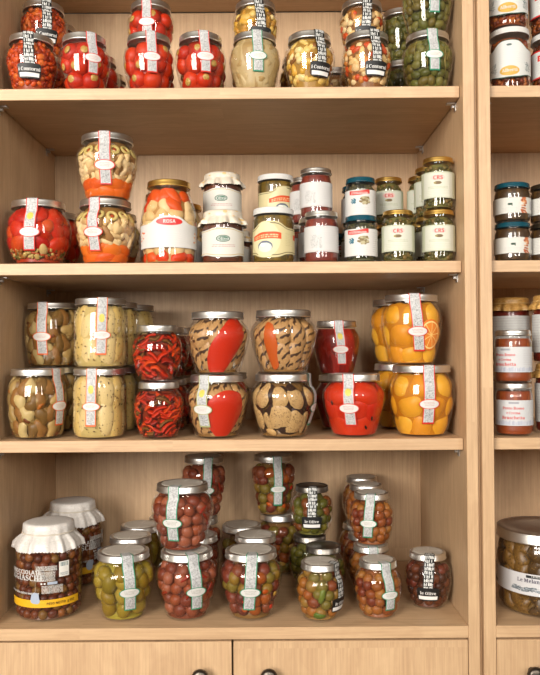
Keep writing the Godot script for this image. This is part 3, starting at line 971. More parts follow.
func lid_seal(root: Node3D, s: Shape) -> void:
	# printed paper disc in the middle of the lid
	put(lathe([Vector2(s.lid_r * 0.80, s.h - 0.0010), Vector2(s.lid_r * 0.80, s.h + 0.0001), Vector2(0.0, s.h + 0.0002)], 36), "lid_seal", speckled("seal_paper", Color(0.72, 0.69, 0.64), [Color(0.66, 0.63, 0.58), Color(0.77, 0.74, 0.70)], 300, 6), root)

func cloth_cap(root: Node3D, s: Shape, style: String) -> void:
	var m: StandardMaterial3D
	if style == "cloth_cream":
		m = speckled("cloth_cream", Color(0.80, 0.76, 0.69), [Color(0.80, 0.68, 0.48), Color(0.83, 0.80, 0.74)], 26, 18)
	elif style == "cloth_tan":
		m = speckled("cloth_tan", Color(0.74, 0.56, 0.30), [Color(0.64, 0.46, 0.22), Color(0.80, 0.64, 0.38)], 500, 5)
	else:
		m = speckled("cloth_white", Color(0.80, 0.78, 0.75), [Color(0.76, 0.74, 0.71), Color(0.84, 0.82, 0.80)], 500, 4)
	var b := Builder.new()
	var r := s.lid_r + 0.001
	var y := s.h + 0.0008
	var big := 1.0 if style == "cloth_white" else 0.55
	var folds := 13 if style == "cloth_white" else 11
	var low := s.lid_h
	# (radius, height, share of the folds)
	var p := [Vector3(0.0005, y + 0.0004, 0), Vector3(r * 0.5, y + 0.0004, 0), Vector3(r * 0.88, y + 0.0002, 0), Vector3(r + 0.0004, y - 0.002, 0.05), Vector3(r + 0.001, y - low * 0.6, 0.1), Vector3(r + 0.0008, y - low * 0.95, 0.15),
		Vector3(r + 0.0012, y - low * 1.15, 0.3), Vector3(r + 0.006 * big, y - low * 1.15 - 0.006 * big, 0.7), Vector3(r + 0.0110 * big, y - low * 1.15 - 0.013 * big, 1.0), Vector3(r + 0.0128 * big, y - low * 1.15 - 0.023 * big, 1.15)]
	var seg := 130
	var ph := rng.randf() * TAU
	for k in p.size():
		for e in seg + 1:
			var a := TAU * e / seg
			var wave: float = p[k].z * 0.0046 * big * (sin(folds * a + ph + 0.6 * sin(3 * a)) + 0.4 * sin((folds + 6) * a))
			var rr: float = p[k].x + wave + (0.0012 * p[k].z if k > 6 else 0.0)
			if k >= 6:
				rr = maxf(rr, s.radius(p[k].y) + 0.0012)
			var yy: float = p[k].y - (0.0016 * big * absf(sin(a * 32.5)) if k == p.size() - 1 else 0.0) + p[k].z * 0.0012 * big * sin(5 * a + ph)
			b.vert(Vector3(sin(a) * rr, yy, cos(a) * rr), Vector3(sin(a), 0.5, cos(a)), Vector2(float(e) / seg * 3.0, k / 9.0))
	for k in p.size() - 1:
		for e in seg:
			var z := k * (seg + 1) + e
			b.quad(z, z + 1, z + seg + 2, z + seg + 1)
	b.smooth(0.02)
	var o := put(b.mesh(), "cloth_cap", m, root)
	if style != "cloth_cream":
		put(lathe([Vector2(r + 0.0006, y - low * 1.06), Vector2(r + 0.0028, y - low * 1.03), Vector2(r + 0.0028, y - low * 0.93), Vector2(r + 0.0006, y - low * 0.9)], 40), "tie_band", plain("tie_" + style, Color(0.76, 0.72, 0.66) if style == "cloth_white" else Color(0.82, 0.68, 0.44), 0.7), o)

func tape(root: Node3D, kind: String, style: String, theta: float, slant: float) -> void:
	var s := shape(kind)
	if style == "black":
		var l := put(tape_mesh(s, theta, 0.0185, 0.40 * s.h, slant), "label", black_tape_material(), root)
		var th := theta + slant * s.h * 0.4 / s.r
		put(patch(s, th, 0.31 * s.h, 0.0195, 0.0122, 0.0, 0.0, -0.0010, 9.0, 0.0, 3, 36), "name_plate", plate_material(), l)
		lettering(l, s, "le Olive" if kind == "vase" else "i Contorni", 0.0072, th, 0.335 * s.h, Color(0.88, 0.87, 0.85), true, 0.0016)
		return
	var edge := TAPE_GREEN
	var key := "green"
	if style.begins_with("red"):
		edge = TAPE_RED
		key = "red"
	elif style.begins_with("orange"):
		edge = TAPE_ORANGE
		key = "orange"
	elif style.begins_with("yellow"):
		edge = Color(0.62, 0.62, 0.42)
		key = "yellow"
	var w := 0.0205 if s.r > 0.05 else 0.0185
	var l := put(tape_mesh(s, theta, w, (0.27 if kind == "urn" else 0.19) * s.h, slant), "label", tape_material(edge, key, style.ends_with("stamp")), root)
	var th := theta + slant * s.h * 0.25 / s.r
	put(patch(s, th, (0.53 if kind == "urn" else 0.47) * s.h, 0.0180 if s.r > 0.05 else 0.0158, 0.0088 if s.r > 0.05 else 0.0076, 0.0, 0.0, -0.0013, 2.0, 0.0, 4, 30), "emblem", emblem_material(edge, key), l)

func printed_label(root: Node3D, kind: String, recipe: String, theta: float) -> void:
	var s := shape(kind)
	var h := s.h
	var key := "print_" + recipe
	var white := Color(0.79, 0.78, 0.76)
	var grey := Color(0.62, 0.61, 0.60)
	match recipe:
		"rosa":
			if not mats.has(key):
				var img := paper(256, 128, white)
				print_lines(img, 70, 66, 116, 40, 9, 2, Color(0.82, 0.80, 0.78))
				for n in 40:
					oval(img, rng.randi_range(14, 40), rng.randi_range(40, 92), 5, 4, pick([Color(0.82, 0.34, 0.12), Color(0.87, 0.80, 0.7), white]))
					oval(img, rng.randi_range(214, 244), rng.randi_range(40, 92), 5, 4, pick([Color(0.82, 0.5, 0.3), Color(0.87, 0.80, 0.7), white]))
				textured(key, img)
			var l := put(wrap_mesh(s, theta - 1.5, theta + 1.5, 0.185 * h, 0.46 * h, 0.014), "label", mats[key], root)
			put(patch(s, theta, 0.485 * h, 0.0235, 0.0068, 0.0, 0.0, -0.0011, 2.0, 0.0, 3, 30), "emblem", plain("rosa_oval", Color(0.76, 0.10, 0.08), 0.45), l)
			lettering(l, s, "ROSA", 0.0085, theta, 0.485 * h, white, false, 0.0017)
		"jam":
			if not mats.has(key):
				var img := paper(256, 128, Color(0.78, 0.765, 0.73))
				rect(img, 0, 5, 256, 3, Color(0.72, 0.62, 0.42))
				rect(img, 0, 118, 256, 3, Color(0.72, 0.62, 0.42))
				print_lines(img, 86, 74, 86, 12, 7, 3, Color(0.68, 0.50, 0.48))
				print_lines(img, 8, 30, 50, 60, 9, 2, Color(0.74, 0.72, 0.68))
				print_lines(img, 200, 30, 50, 60, 9, 2, Color(0.74, 0.72, 0.68))
				oval(img, 128, 48, 25, 15, Color(0.10, 0.28, 0.20))
				oval(img, 128, 48, 22, 12, white)
				oval(img, 128, 48, 20, 10, Color(0.16, 0.38, 0.28))
				textured(key, img)
			var l := put(wrap_mesh(s, theta - 1.7, theta + 1.7, 0.15 * h, 0.62 * h, 0.004, 0.0006, 0.004), "label", mats[key], root)
			lettering(l, s, "Olivo", 0.007, theta, 0.445 * h, white, true, 0.0011, true)
		"pesto":
			if not mats.has(key):
				var img := paper(256, 128, Color(0.77, 0.72, 0.54))
				rect(img, 0, 6, 256, 3, Color(0.30, 0.26, 0.14))
				rect(img, 0, 118, 256, 3, Color(0.30, 0.26, 0.14))
				oval(img, 110, 64, 58, 62, Color(0.81, 0.77, 0.61))
				rect(img, 58, 38, 112, 24, Color(0.80, 0.27, 0.08))
				print_lines(img, 68, 46, 92, 8, 7, 5, Color(0.88, 0.70, 0.52))
				oval(img, 112, 88, 28, 20, Color(0.36, 0.38, 0.44))
				oval(img, 112, 92, 25, 17, Color(0.78, 0.80, 0.74))
				oval(img, 104, 82, 10, 7, Color(0.88, 0.87, 0.84))
				rect(img, 226, 30, 30, 26, Color(0.78, 0.27, 0.1))
				print_lines(img, 186, 30, 36, 60, 8, 2, Color(0.70, 0.64, 0.46))
				textured(key, img)
			put(wrap_mesh(s, theta - 1.75, theta + 1.75, 0.16 * h, 0.62 * h, 0.012, 0.0006, 0.007), "label", mats[key], root)
		"redspread":
			if not mats.has(key):
				var img := paper(256, 128, Color(0.76, 0.75, 0.74))
				for n in 340:
					rect(img, rng.randi_range(78, 124), rng.randi_range(44, 106), rng.randi_range(1, 3), rng.randi_range(1, 4), Color(0.5, 0.5, 0.5).lerp(white, rng.randf()))
				print_lines(img, 132, 24, 60, 70, 10, 2, Color(0.74, 0.72, 0.71))
				print_lines(img, 200, 20, 50, 90, 8, 2, grey)
				rect(img, 0, 120, 256, 8, Color(0.76, 0.72, 0.70))
				textured(key, img)
			put(wrap_mesh(s, theta - 1.9, theta + 1.9, 0.20 * h, 0.70 * h), "label", mats[key], root)
		"tealjar":
			if not mats.has(key):
				var img := paper(256, 128, white)
				for x in 92:
					rect(img, 74 + x, 4 + 4 * sin(x * 0.05), 1, 20, Color(0.74, 0.16, 0.12))
				print_lines(img, 82, 12, 76, 8, 6, 4, Color(0.86, 0.72, 0.70))
				for n in 26:
					oval(img, rng.randi_range(84, 102), rng.randi_range(44, 68), 4, 3, pick([Color(0.10, 0.32, 0.40), Color(0.24, 0.44, 0.50)]))
				for n in 40:
					oval(img, rng.randi_range(124, 164), rng.randi_range(38, 70), 6, 5, pick([Color(0.56, 0.52, 0.38), Color(0.46, 0.38, 0.22), Color(0.66, 0.62, 0.48)]))
				print_lines(img, 84, 90, 80, 24, 9, 2, Color(0.74, 0.73, 0.72))
				print_lines(img, 186, 16, 40, 100, 10, 3, Color(0.70, 0.68, 0.67))
				textured(key, img)
			put(wrap_mesh(s, theta - 1.9, theta + 1.9, 0.13 * h, 0.70 * h), "label", mats[key], root)
		"goldlid":
			if not mats.has(key):
				var img := paper(256, 128, Color(0.71, 0.72, 0.62))
				rect(img, 60, 6, 136, 116, Color(0.77, 0.77, 0.71))
				oval(img, 128, 54, 16, 8, Color(0.42, 0.33, 0.20))
				oval(img, 116, 54, 6, 5, Color(0.55, 0.5, 0.28))
				oval(img, 128, 28, 30, 15, Color(0.86, 0.72, 0.68))
				print_lines(img, 84, 72, 88, 12, 7, 3, Color(0.66, 0.68, 0.56))
				print_lines(img, 70, 92, 116, 26, 8, 2, Color(0.72, 0.73, 0.64))
				print_lines(img, 4, 20, 46, 90, 9, 2, Color(0.66, 0.68, 0.56))
				print_lines(img, 206, 20, 46, 90, 9, 2, Color(0.66, 0.68, 0.56))
				textured(key, img)
			var l := put(wrap_mesh(s, theta - 1.85, theta + 1.85, 0.20 * h, 0.70 * h), "label", mats[key], root)
			lettering(l, s, "CRS", 0.0095, theta, 0.585 * h, Color(0.76, 0.14, 0.12), false, 0.0011)
		"slabel":
			if not mats.has(key):
				var img := paper(256, 96, Color(0.78, 0.77, 0.74))
				oval(img, 126, 40, 8, 7, Color(0.14, 0.24, 0.18))
				rect(img, 131, 34, 3, 18, Color(0.14, 0.24, 0.18))
				for n in 30:
					oval(img, rng.randi_range(166, 184), rng.randi_range(0, 95), 5, 5, pick([Color(0.70, 0.38, 0.20), Color(0.80, 0.58, 0.40), Color(0.58, 0.28, 0.14)]))
				print_lines(img, 96, 62, 60, 22, 8, 2, Color(0.72, 0.70, 0.68))
				print_lines(img, 34, 10, 46, 78, 8, 2, Color(0.68, 0.66, 0.64))
				rect(img, 206, 20, 20, 50, Color(0.5, 0.5, 0.54))
				for n in 8:
					rect(img, 206, 22 + n * 6, 20, 3, white)
				textured(key, img)
			put(wrap_mesh(s, theta - 2.0, theta + 2.0, 0.20 * h, 0.60 * h), "label", mats[key], root)
		"tlabel":
			if not mats.has(key):
				var img := paper(256, 96, Color(0.78, 0.77, 0.74))
				print_lines(img, 20, 8, 216, 80, 9, 2, Color(0.70, 0.68, 0.66))
				textured(key, img)
			put(wrap_mesh(s, theta - 2.0, theta + 2.0, 0.20 * h, 0.62 * h), "label", mats[key], root)
		"ulabel":
			if not mats.has(key):
				var img := paper(256, 192, Color(0.78, 0.78, 0.76))
				rect(img, 0, 0, 256, 4, Color(0.16, 0.24, 0.18))
				rect(img, 0, 187, 256, 5, Color(0.16, 0.24, 0.18))
				print_lines(img, 76, 62, 104, 60, 10, 2, Color(0.72, 0.74, 0.74))
				for n in 70:
					rect(img, rng.randi_range(48, 80), rng.randi_range(100, 160), rng.randi_range(2, 8), 2, Color(0.3, 0.36, 0.36))
					rect(img, rng.randi_range(180, 206), rng.randi_range(100, 160), rng.randi_range(2, 8), 2, Color(0.3, 0.36, 0.36))
				oval(img, 128, 26, 9, 6, Color(0.3, 0.36, 0.36))
				textured(key, img)
			var l := put(wrap_mesh(s, theta - 1.9, theta + 1.9, 0.22 * h, 0.64 * h, 0.016, 0.0006, 0.005), "label", mats[key], root)
			put(patch(s, theta, 0.285 * h, 0.0185, 0.0105, 0.0, 0.0, -0.0010, 2.0, 0.0, 3, 30), "emblem_rim", plain("oval_white", white, 0.5), l)
			put(patch(s, theta, 0.285 * h, 0.0165, 0.0088, 0.0, 0.0, -0.0014, 2.0, 0.0, 3, 30), "emblem", plain("oval_gold", Color(0.74, 0.58, 0.20), 0.45), l)
			lettering(l, s, "Alberti", 0.0072, theta, 0.288 * h, white, true, 0.0019, true)
		"vlabel":
			if not mats.has(key):
				var img := paper(256, 128, Color(0.78, 0.78, 0.76))
				rect(img, 0, 0, 256, 7, Color(0.74, 0.14, 0.12))
				rect(img, 0, 121, 256, 7, Color(0.74, 0.14, 0.12))
				print_lines(img, 20, 20, 216, 90, 10, 2, Color(0.72, 0.70, 0.70))
				rect(img, 92, 24, 70, 26, Color(0.76, 0.16, 0.14))
				print_lines(img, 98, 32, 58, 12, 8, 5, Color(0.88, 0.74, 0.70))
				textured(key, img)
			put(wrap_mesh(s, theta - 1.9, theta + 1.9, 0.26 * h, 0.72 * h), "label", mats[key], root)
		"wlabel":
			if not mats.has(key):
				var img := paper(256, 128, Color(0.75, 0.75, 0.75))
				for x in 256:
					var t := 12 + int(6 * absf(sin(x * 0.09)) + 6 * absf(sin(x * 0.23)))
					rect(img, x, 124 - t, 1, t, Color(0.58, 0.60, 0.66).lerp(Color(0.78, 0.78, 0.8), rng.randf()))
				rect(img, 112, 8, 36, 10, Color(0.58, 0.58, 0.6))
				print_lines(img, 196, 16, 54, 80, 9, 2, Color(0.70, 0.68, 0.68))
				print_lines(img, 6, 16, 40, 80, 9, 2, Color(0.70, 0.68, 0.68))
				textured(key, img)
			var l := put(wrap_mesh(s, theta - 1.9, theta + 1.9, 0.20 * h, 0.68 * h), "label", mats[key], root)
			var ink := Color(0.76, 0.16, 0.12)
			lettering(l, s, "Pesto Rosso", 0.0062, theta, 0.53 * h, ink, true, 0.0011, true)
			lettering(l, s, "e Crema", 0.0056, theta, 0.44 * h, ink, true, 0.0011, true)
			lettering(l, s, "Bruschetta", 0.0070, theta, 0.35 * h, ink, true, 0.0011, true)
		"xlabel":
			if not mats.has(key):
				var img := paper(256, 128, Color(0.77, 0.77, 0.75))
				print_lines(img, 20, 8, 216, 100, 9, 2, Color(0.70, 0.68, 0.68))
				oval(img, 118, 96, 14, 14, Color(0.36, 0.52, 0.18))
				oval(img, 100, 108, 12, 12, Color(0.44, 0.58, 0.2))
				textured(key, img)
			put(wrap_mesh(s, theta - 1.9, theta + 1.9, 0.16 * h, 0.72 * h), "label", mats[key], root)
		"taggia":
			if not mats.has(key):
				# white print straight on the glass
				var img := paper(512, 512, Color(0.86, 0.85, 0.82, 0.0))
				var ink := Color(0.86, 0.85, 0.82, 1.0)
				print_lines(img, 236, 112, 118, 46, 7, 4, ink)
				print_lines(img, 236, 168, 108, 90, 8, 4, ink)
				rect(img, 262, 276, 10, 16, ink)
				rect(img, 280, 276, 10, 16, ink)
				rect(img, 300, 268, 56, 26, Color(0.62, 0.66, 0.72))
				print_lines(img, 268, 304, 120, 76, 8, 4, ink)
				rect(img, 230, 104, 3, 290, Color(0.5, 0.42, 0.32))
				rect(img, 366, 80, 62, 150, ink)
				for n in 16:
					rect(img, 374 + n * 3, 88, rng.randi_range(1, 2), 40, Color(0.3, 0.4, 0.42))
				print_lines(img, 374, 190, 46, 30, 8, 4, Color(0.4, 0.46, 0.5))
				var m := textured(key, img)
				m.transparency = BaseMaterial3D.TRANSPARENCY_ALPHA_SCISSOR
				m.alpha_scissor_threshold = 0.5
			var l := put(wrap_mesh(s, theta - 1.3, theta + 1.3, 0.17 * h, 0.72 * h, 0.0, 0.0007), "label", mats[key], root)
			put(wrap_mesh(s, theta - 1.5, theta + 1.25, 0.165 * h, 0.245 * h, 0.0, 0.0009), "yellow_band", plain("band_yellow", Color(0.84, 0.64, 0.10), 0.5), l)
			put(patch(s, theta - 0.13, 0.262 * h, 0.0085, 0.0085, 0.0, 0.0, -0.0013, 3.0, 0.12, 3, 24), "seal", plain("seal_silver", Color(0.62, 0.66, 0.72), 0.4), l)
			lettering(l, s, "DENOCCIOLATE", 0.0098, theta - 0.58, 0.535 * h, white, false, 0.0012)
			lettering(l, s, "TAGGIASCHE", 0.0128, theta - 0.60, 0.475 * h, white, true, 0.0012)
			lettering(l, s, "olive in olio extra vergine", 0.0058, theta - 0.62, 0.315 * h, white, false, 0.0012)
			lettering(l, s, "PESO NETTO  g 950", 0.0056, theta + 0.62, 0.205 * h, Color(0.25, 0.18, 0.06), false, 0.0014)
		"melanz":
			if not mats.has(key):
				var img := paper(512, 128, Color(0.78, 0.77, 0.77))
				for n in 260:
					var x := rng.randi_range(176, 330)
					rect(img, x, 88 + rng.randi_range(0, 24) - int(12 * absf(sin(x * 0.06))), rng.randi_range(3, 12), rng.randi_range(2, 5), Color(0.26, 0.30, 0.32).lerp(Color(0.62, 0.64, 0.66), rng.randf()))
				print_lines(img, 62, 14, 84, 100, 10, 2, Color(0.62, 0.62, 0.62))
				rect(img, 70, 92, 40, 22, Color(0.45, 0.46, 0.48))
				print_lines(img, 360, 14, 120, 100, 10, 2, Color(0.62, 0.62, 0.62))
				rect(img, 222, 8, 78, 16, Color(0.10, 0.11, 0.13))
				textured(key, img)
			var l := put(wrap_mesh(s, theta - 2.0, theta + 2.0, 0.275 * h, 0.53 * h), "label", mats[key], root)
			lettering(l, s, "TRADIZIONE", 0.0048, theta + 0.03, 0.508 * h, white, true, 0.0012)
			lettering(l, s, "Le Melanzane", 0.0085, theta - 0.10, 0.448 * h, Color(0.24, 0.20, 0.30), true, 0.0012, true)

func jar(d: Array) -> void:
	var kind: String = d[1]
	var recipe: String = d[2]
	var y: float = d[3].y
	var row := "top" if y > 1.88 else ("second" if y > 1.58 else ("third" if y > 1.28 else "bottom"))
	var root := thing(d[0], d[6], "jar", d[3], "jars on the %s shelf" % row)
	root.rotation_degrees.y = d[7]
	rng.seed = hash(d[6])
	put(glass_mesh(kind), "glass", glass(), root)
	lid(root, kind, LIDS.get(recipe, "silver"))
	if kind in ["amphora", "backurn", "vase", "tallurn"] and row == "bottom" and recipe != "blackgreen":
		lid_seal(root, shape(kind))
	contents(root, kind, recipe, d[5] > 0 or d[3].z > -0.11)
	var theta := deg_to_rad(d[4])
	if TAPES.has(recipe):
		if d[5] > 0:
			tape(root, kind, TAPES[recipe], theta, rng.randf_range(-0.09, 0.09))
	else:
		printed_label(root, kind, recipe, theta)

# ------------------------------------------------------------------ wood
func wood(key: String, light: Color, dark: Color, across: float) -> StandardMaterial3D:
	if mats.has(key):
		return mats[key]
	var n := 640
	var img := Image.create(n, n, false, Image.FORMAT_RGB8)
	var fine := FastNoiseLite.new()
	fine.seed = 11
	fine.frequency = 1.0
	fine.noise_type = FastNoiseLite.TYPE_SIMPLEX_SMOOTH
	var wide := FastNoiseLite.new()
	wide.seed = 23
	wide.frequency = 1.0
	for y in n:
		for x in n:
			var u := x / float(n)
			var v := y / float(n)
			# blend both edges so the pattern repeats without a seam
			var a := fine.get_noise_2d(u * 190.0 * across, v * 5.0) * 0.5 + fine.get_noise_2d(u * 90.0 * across + 50.0, v * 2.2) * 0.35
			var w := wide.get_noise_2d(u * 16.0 * across + 2.0 * wide.get_noise_2d(u * 3.0, v * 2.0 + 9.0), v * 1.1) * 0.5
			var t := clampf(0.42 + a * 0.55 + w * 0.5, 0.0, 1.0)
			img.set_pixel(x, y, light.lerp(dark, t))
	var m := textured(key, img, 0.48)
	m.uv1_scale = Vector3(1.4, 1.4, 1.0)
	return m

func cabinet(called: String, label: String, left: float, right: float, wall: float, strip_at: float, split: float, knobs: Array) -> void:
	# left and right are the inner faces of the sides
	var root := thing(called, label, "cabinet", Vector3(0, 0, 0), "shelving cabinets")
	var oak := wood("oak", Color(0.82, 0.69, 0.535), Color(0.645, 0.508, 0.376), 1.0)
	put(board(Vector3(left - wall, 0, BACK_Z - 0.006), Vector3(left, 2.235, 0.0)), "side_panel", oak, root)
	put(board(Vector3(right, 0, BACK_Z - 0.006), Vector3(right + wall, 2.235, 0.0)), "side_panel", oak, root)
	put(board(Vector3(left, 0.08, BACK_Z - 0.006), Vector3(right, 2.205, BACK_Z)), "back_panel", oak, root)
	put(board(Vector3(left, 2.207, BACK_Z), Vector3(right, 2.227, -0.005), 0), "top_board", oak, root)
	for k in 3:
		var y: float = SHELF_TOPS[k]
		var shelf := put(board(Vector3(left + 0.001, y - 0.020, BACK_Z + 0.001), Vector3(right - 0.001, y, -0.020), 0), "shelf", oak, root)
		for sx: float in [left, right]:
			var s := 1.0 if sx == left else -1.0
			for z: float in [-0.052, -0.335]:
				clip(shelf, Vector3(sx, y - 0.020, z), s)
	put(board(Vector3(left, SHELF_TOPS[3] - 0.020, BACK_Z), Vector3(right, SHELF_TOPS[3], -0.001), 0), "bottom_board", oak, root)
	var top: float = SHELF_TOPS[3] - 0.0235
	var edges := [left - 0.0005, split, right + 0.0005] if split < 90.0 else [left - 0.0005, right + 0.0005]
	for k in edges.size() - 1:
		var door := put(board(Vector3(edges[k] + 0.0015, 0.085, -0.020), Vector3(edges[k + 1] - 0.0015, top, -0.0015)), "door", oak, root)
		var kx: float = knobs[k]
		var kn := lathe([Vector2(0, 0.0), Vector2(0.006, 0.0), Vector2(0.006, 0.010), Vector2(0.0075, 0.013), Vector2(0.0125, 0.016), Vector2(0.0148, 0.020), Vector2(0.0140, 0.025), Vector2(0.0100, 0.028), Vector2(0, 0.029)], 28)
		put(kn, "knob", plain("knob_metal", Color(0.34, 0.31, 0.28), 0.34, 1.0), door, Transform3D(Basis(Vector3(1, 0, 0), PI / 2), Vector3(kx, 0.9035, -0.0015)))
	put(board(Vector3(left, 0.0, -0.06), Vector3(right, 0.082, -0.045), 0), "plinth", oak, root)
	if strip_at < 90.0:
		put(board(Vector3(strip_at, 0, -0.03), Vector3(left - wall - 0.0006, 2.235, -0.010)), "filler_strip", oak, root)

func clip(shelf: Node3D, at: Vector3, s: float) -> void:
	# small metal shelf support: pin, plate and curled tongue
	var b := Builder.new()
	b.box(at + Vector3(minf(0.0, s * 0.002), -0.015, -0.005), at + Vector3(maxf(0.0, s * 0.002), 0.0, 0.005), 1, Vector2.ZERO, 0.0004)
	b.box(at + Vector3(minf(0.0, s * 0.016), -0.0025, -0.005), at + Vector3(maxf(0.0, s * 0.016), 0.0, 0.005), 0, Vector2.ZERO, 0.0004)
	b.box(at + Vector3(minf(s * 0.002, s * 0.008), -0.009, -0.003), at + Vector3(maxf(s * 0.002, s * 0.008), -0.004, 0.003), 0, Vector2.ZERO, 0.001)
	put(b.mesh(), "shelf_clip", plain("clip_metal", Color(0.80, 0.79, 0.78), 0.33, 1.0), shelf)

# ------------------------------------------------------------------ the shop round it
const ROOM_X0 := -3.4
const ROOM_X1 := 3.0
const ROOM_Z0 := -0.42
const ROOM_Z1 := 3.3
const ROOM_H := 3.5
# shop windows in the wall opposite the shelves: [centre x, width, sill, head, panes across]
const WINDOWS := [[-1.75, 1.7, 1.45, 3.2, 2], [0.35, 0.55, 1.7, 3.1, 1], [1.9, 0.55, 1.7, 3.1, 1]]
const DAYLIGHT := Color(1.0, 0.98, 0.95)

func room() -> void:
	var plaster := plain("plaster", Color(0.50, 0.475, 0.44), 0.9)
	var t := 0.15
	structure(board(Vector3(ROOM_X0 - t, -t, ROOM_Z0 - t), Vector3(ROOM_X1 + t, 0.0, ROOM_Z1 + t), 0), "floor", plain("floor_tile", Color(0.33, 0.27, 0.22), 0.5))
	structure(board(Vector3(ROOM_X0 - t, ROOM_H, ROOM_Z0 - t), Vector3(ROOM_X1 + t, ROOM_H + t, ROOM_Z1 + t), 0), "ceiling", plaster)
	structure(board(Vector3(ROOM_X0 - t, 0, ROOM_Z0 - t), Vector3(ROOM_X0, ROOM_H, ROOM_Z1 + t)), "wall_left", plaster)
	structure(board(Vector3(ROOM_X1, 0, ROOM_Z0 - t), Vector3(ROOM_X1 + t, ROOM_H, ROOM_Z1 + t)), "wall_right", plaster)
	structure(board(Vector3(ROOM_X0, 0, ROOM_Z0 - t), Vector3(ROOM_X1, ROOM_H, ROOM_Z0)), "wall_back", plaster)
	# front wall with window openings
	var b := Builder.new()
	var x := ROOM_X0
	for w: Array in WINDOWS:
		var x0: float = w[0] - w[1] / 2
		var x1: float = w[0] + w[1] / 2
		b.box(Vector3(x, 0, ROOM_Z1), Vector3(x0, ROOM_H, ROOM_Z1 + t))
		b.box(Vector3(x0, 0, ROOM_Z1), Vector3(x1, w[2], ROOM_Z1 + t))
		b.box(Vector3(x0, w[3], ROOM_Z1), Vector3(x1, ROOM_H, ROOM_Z1 + t))
		x = x1
	b.box(Vector3(x, 0, ROOM_Z1), Vector3(ROOM_X1, ROOM_H, ROOM_Z1 + t))
	structure(b.mesh(), "wall_front", plaster)
	var frame := plain("window_frame", Color(0.75, 0.73, 0.70), 0.5)
	var blind := plain("lit_window_blind", Color(0.9, 0.9, 0.88), 0.8)
	blind.emission_enabled = true
	blind.emission = DAYLIGHT
	blind.emission_energy_multiplier = 1.6
	var num := 1
	for w: Array in WINDOWS:
		var f := Builder.new()
		var x0: float = w[0] - w[1] / 2
		var x1: float = w[0] + w[1] / 2
		f.box(Vector3(x0, w[2], ROOM_Z1 + 0.03), Vector3(x0 + 0.06, w[3], ROOM_Z1 + 0.10))
		f.box(Vector3(x1 - 0.06, w[2], ROOM_Z1 + 0.03), Vector3(x1, w[3], ROOM_Z1 + 0.10))
		f.box(Vector3(x0, w[2], ROOM_Z1 + 0.03), Vector3(x1, w[2] + 0.06, ROOM_Z1 + 0.10))
		f.box(Vector3(x0, w[3] - 0.06, ROOM_Z1 + 0.03), Vector3(x1, w[3], ROOM_Z1 + 0.10))
		var win := structure(f.mesh(), "window_%d" % num, frame)
		var n: int = w[4]
		for k in n:
			var a := lerpf(x0 + 0.06, x1 - 0.06, float(k) / n) + (0.06 if k > 0 else 0.0)
			var c := lerpf(x0 + 0.06, x1 - 0.06, float(k + 1) / n)
			put(board(Vector3(a, w[2] + 0.06, ROOM_Z1 + 0.06), Vector3(c, w[3] - 0.06, ROOM_Z1 + 0.07)), "lit_window_blind", blind, win)
			if k > 0:
				put(board(Vector3(a - 0.06, w[2] + 0.06, ROOM_Z1 + 0.03), Vector3(a, w[3] - 0.06, ROOM_Z1 + 0.10)), "mullion", frame, win)
		num += 1

func daylight() -> void:
	# the light that comes in through each pane of the shop windows
	for w: Array in WINDOWS:
		var n: int = w[4]
		var x0: float = w[0] - w[1] / 2
		var x1: float = w[0] + w[1] / 2
		for k in n:
			var a := lerpf(x0 + 0.06, x1 - 0.06, float(k) / n) + (0.06 if k > 0 else 0.0)
			var c := lerpf(x0 + 0.06, x1 - 0.06, float(k + 1) / n)
			var l := AreaLight3D.new()
			l.name = "window_daylight"
			l.area_size = Vector2(c - a, w[3] - w[2] - 0.12)
			l.area_normalize_energy = false
			l.light_color = DAYLIGHT
			l.light_energy = WINDOW_ENERGY
			l.shadow_enabled = true
			l.area_range = 12.0
			l.area_attenuation = 2.0
			l.position = Vector3((a + c) / 2, (w[2] + w[3]) / 2, ROOM_Z1 + 0.05)
			add_child(l, true)

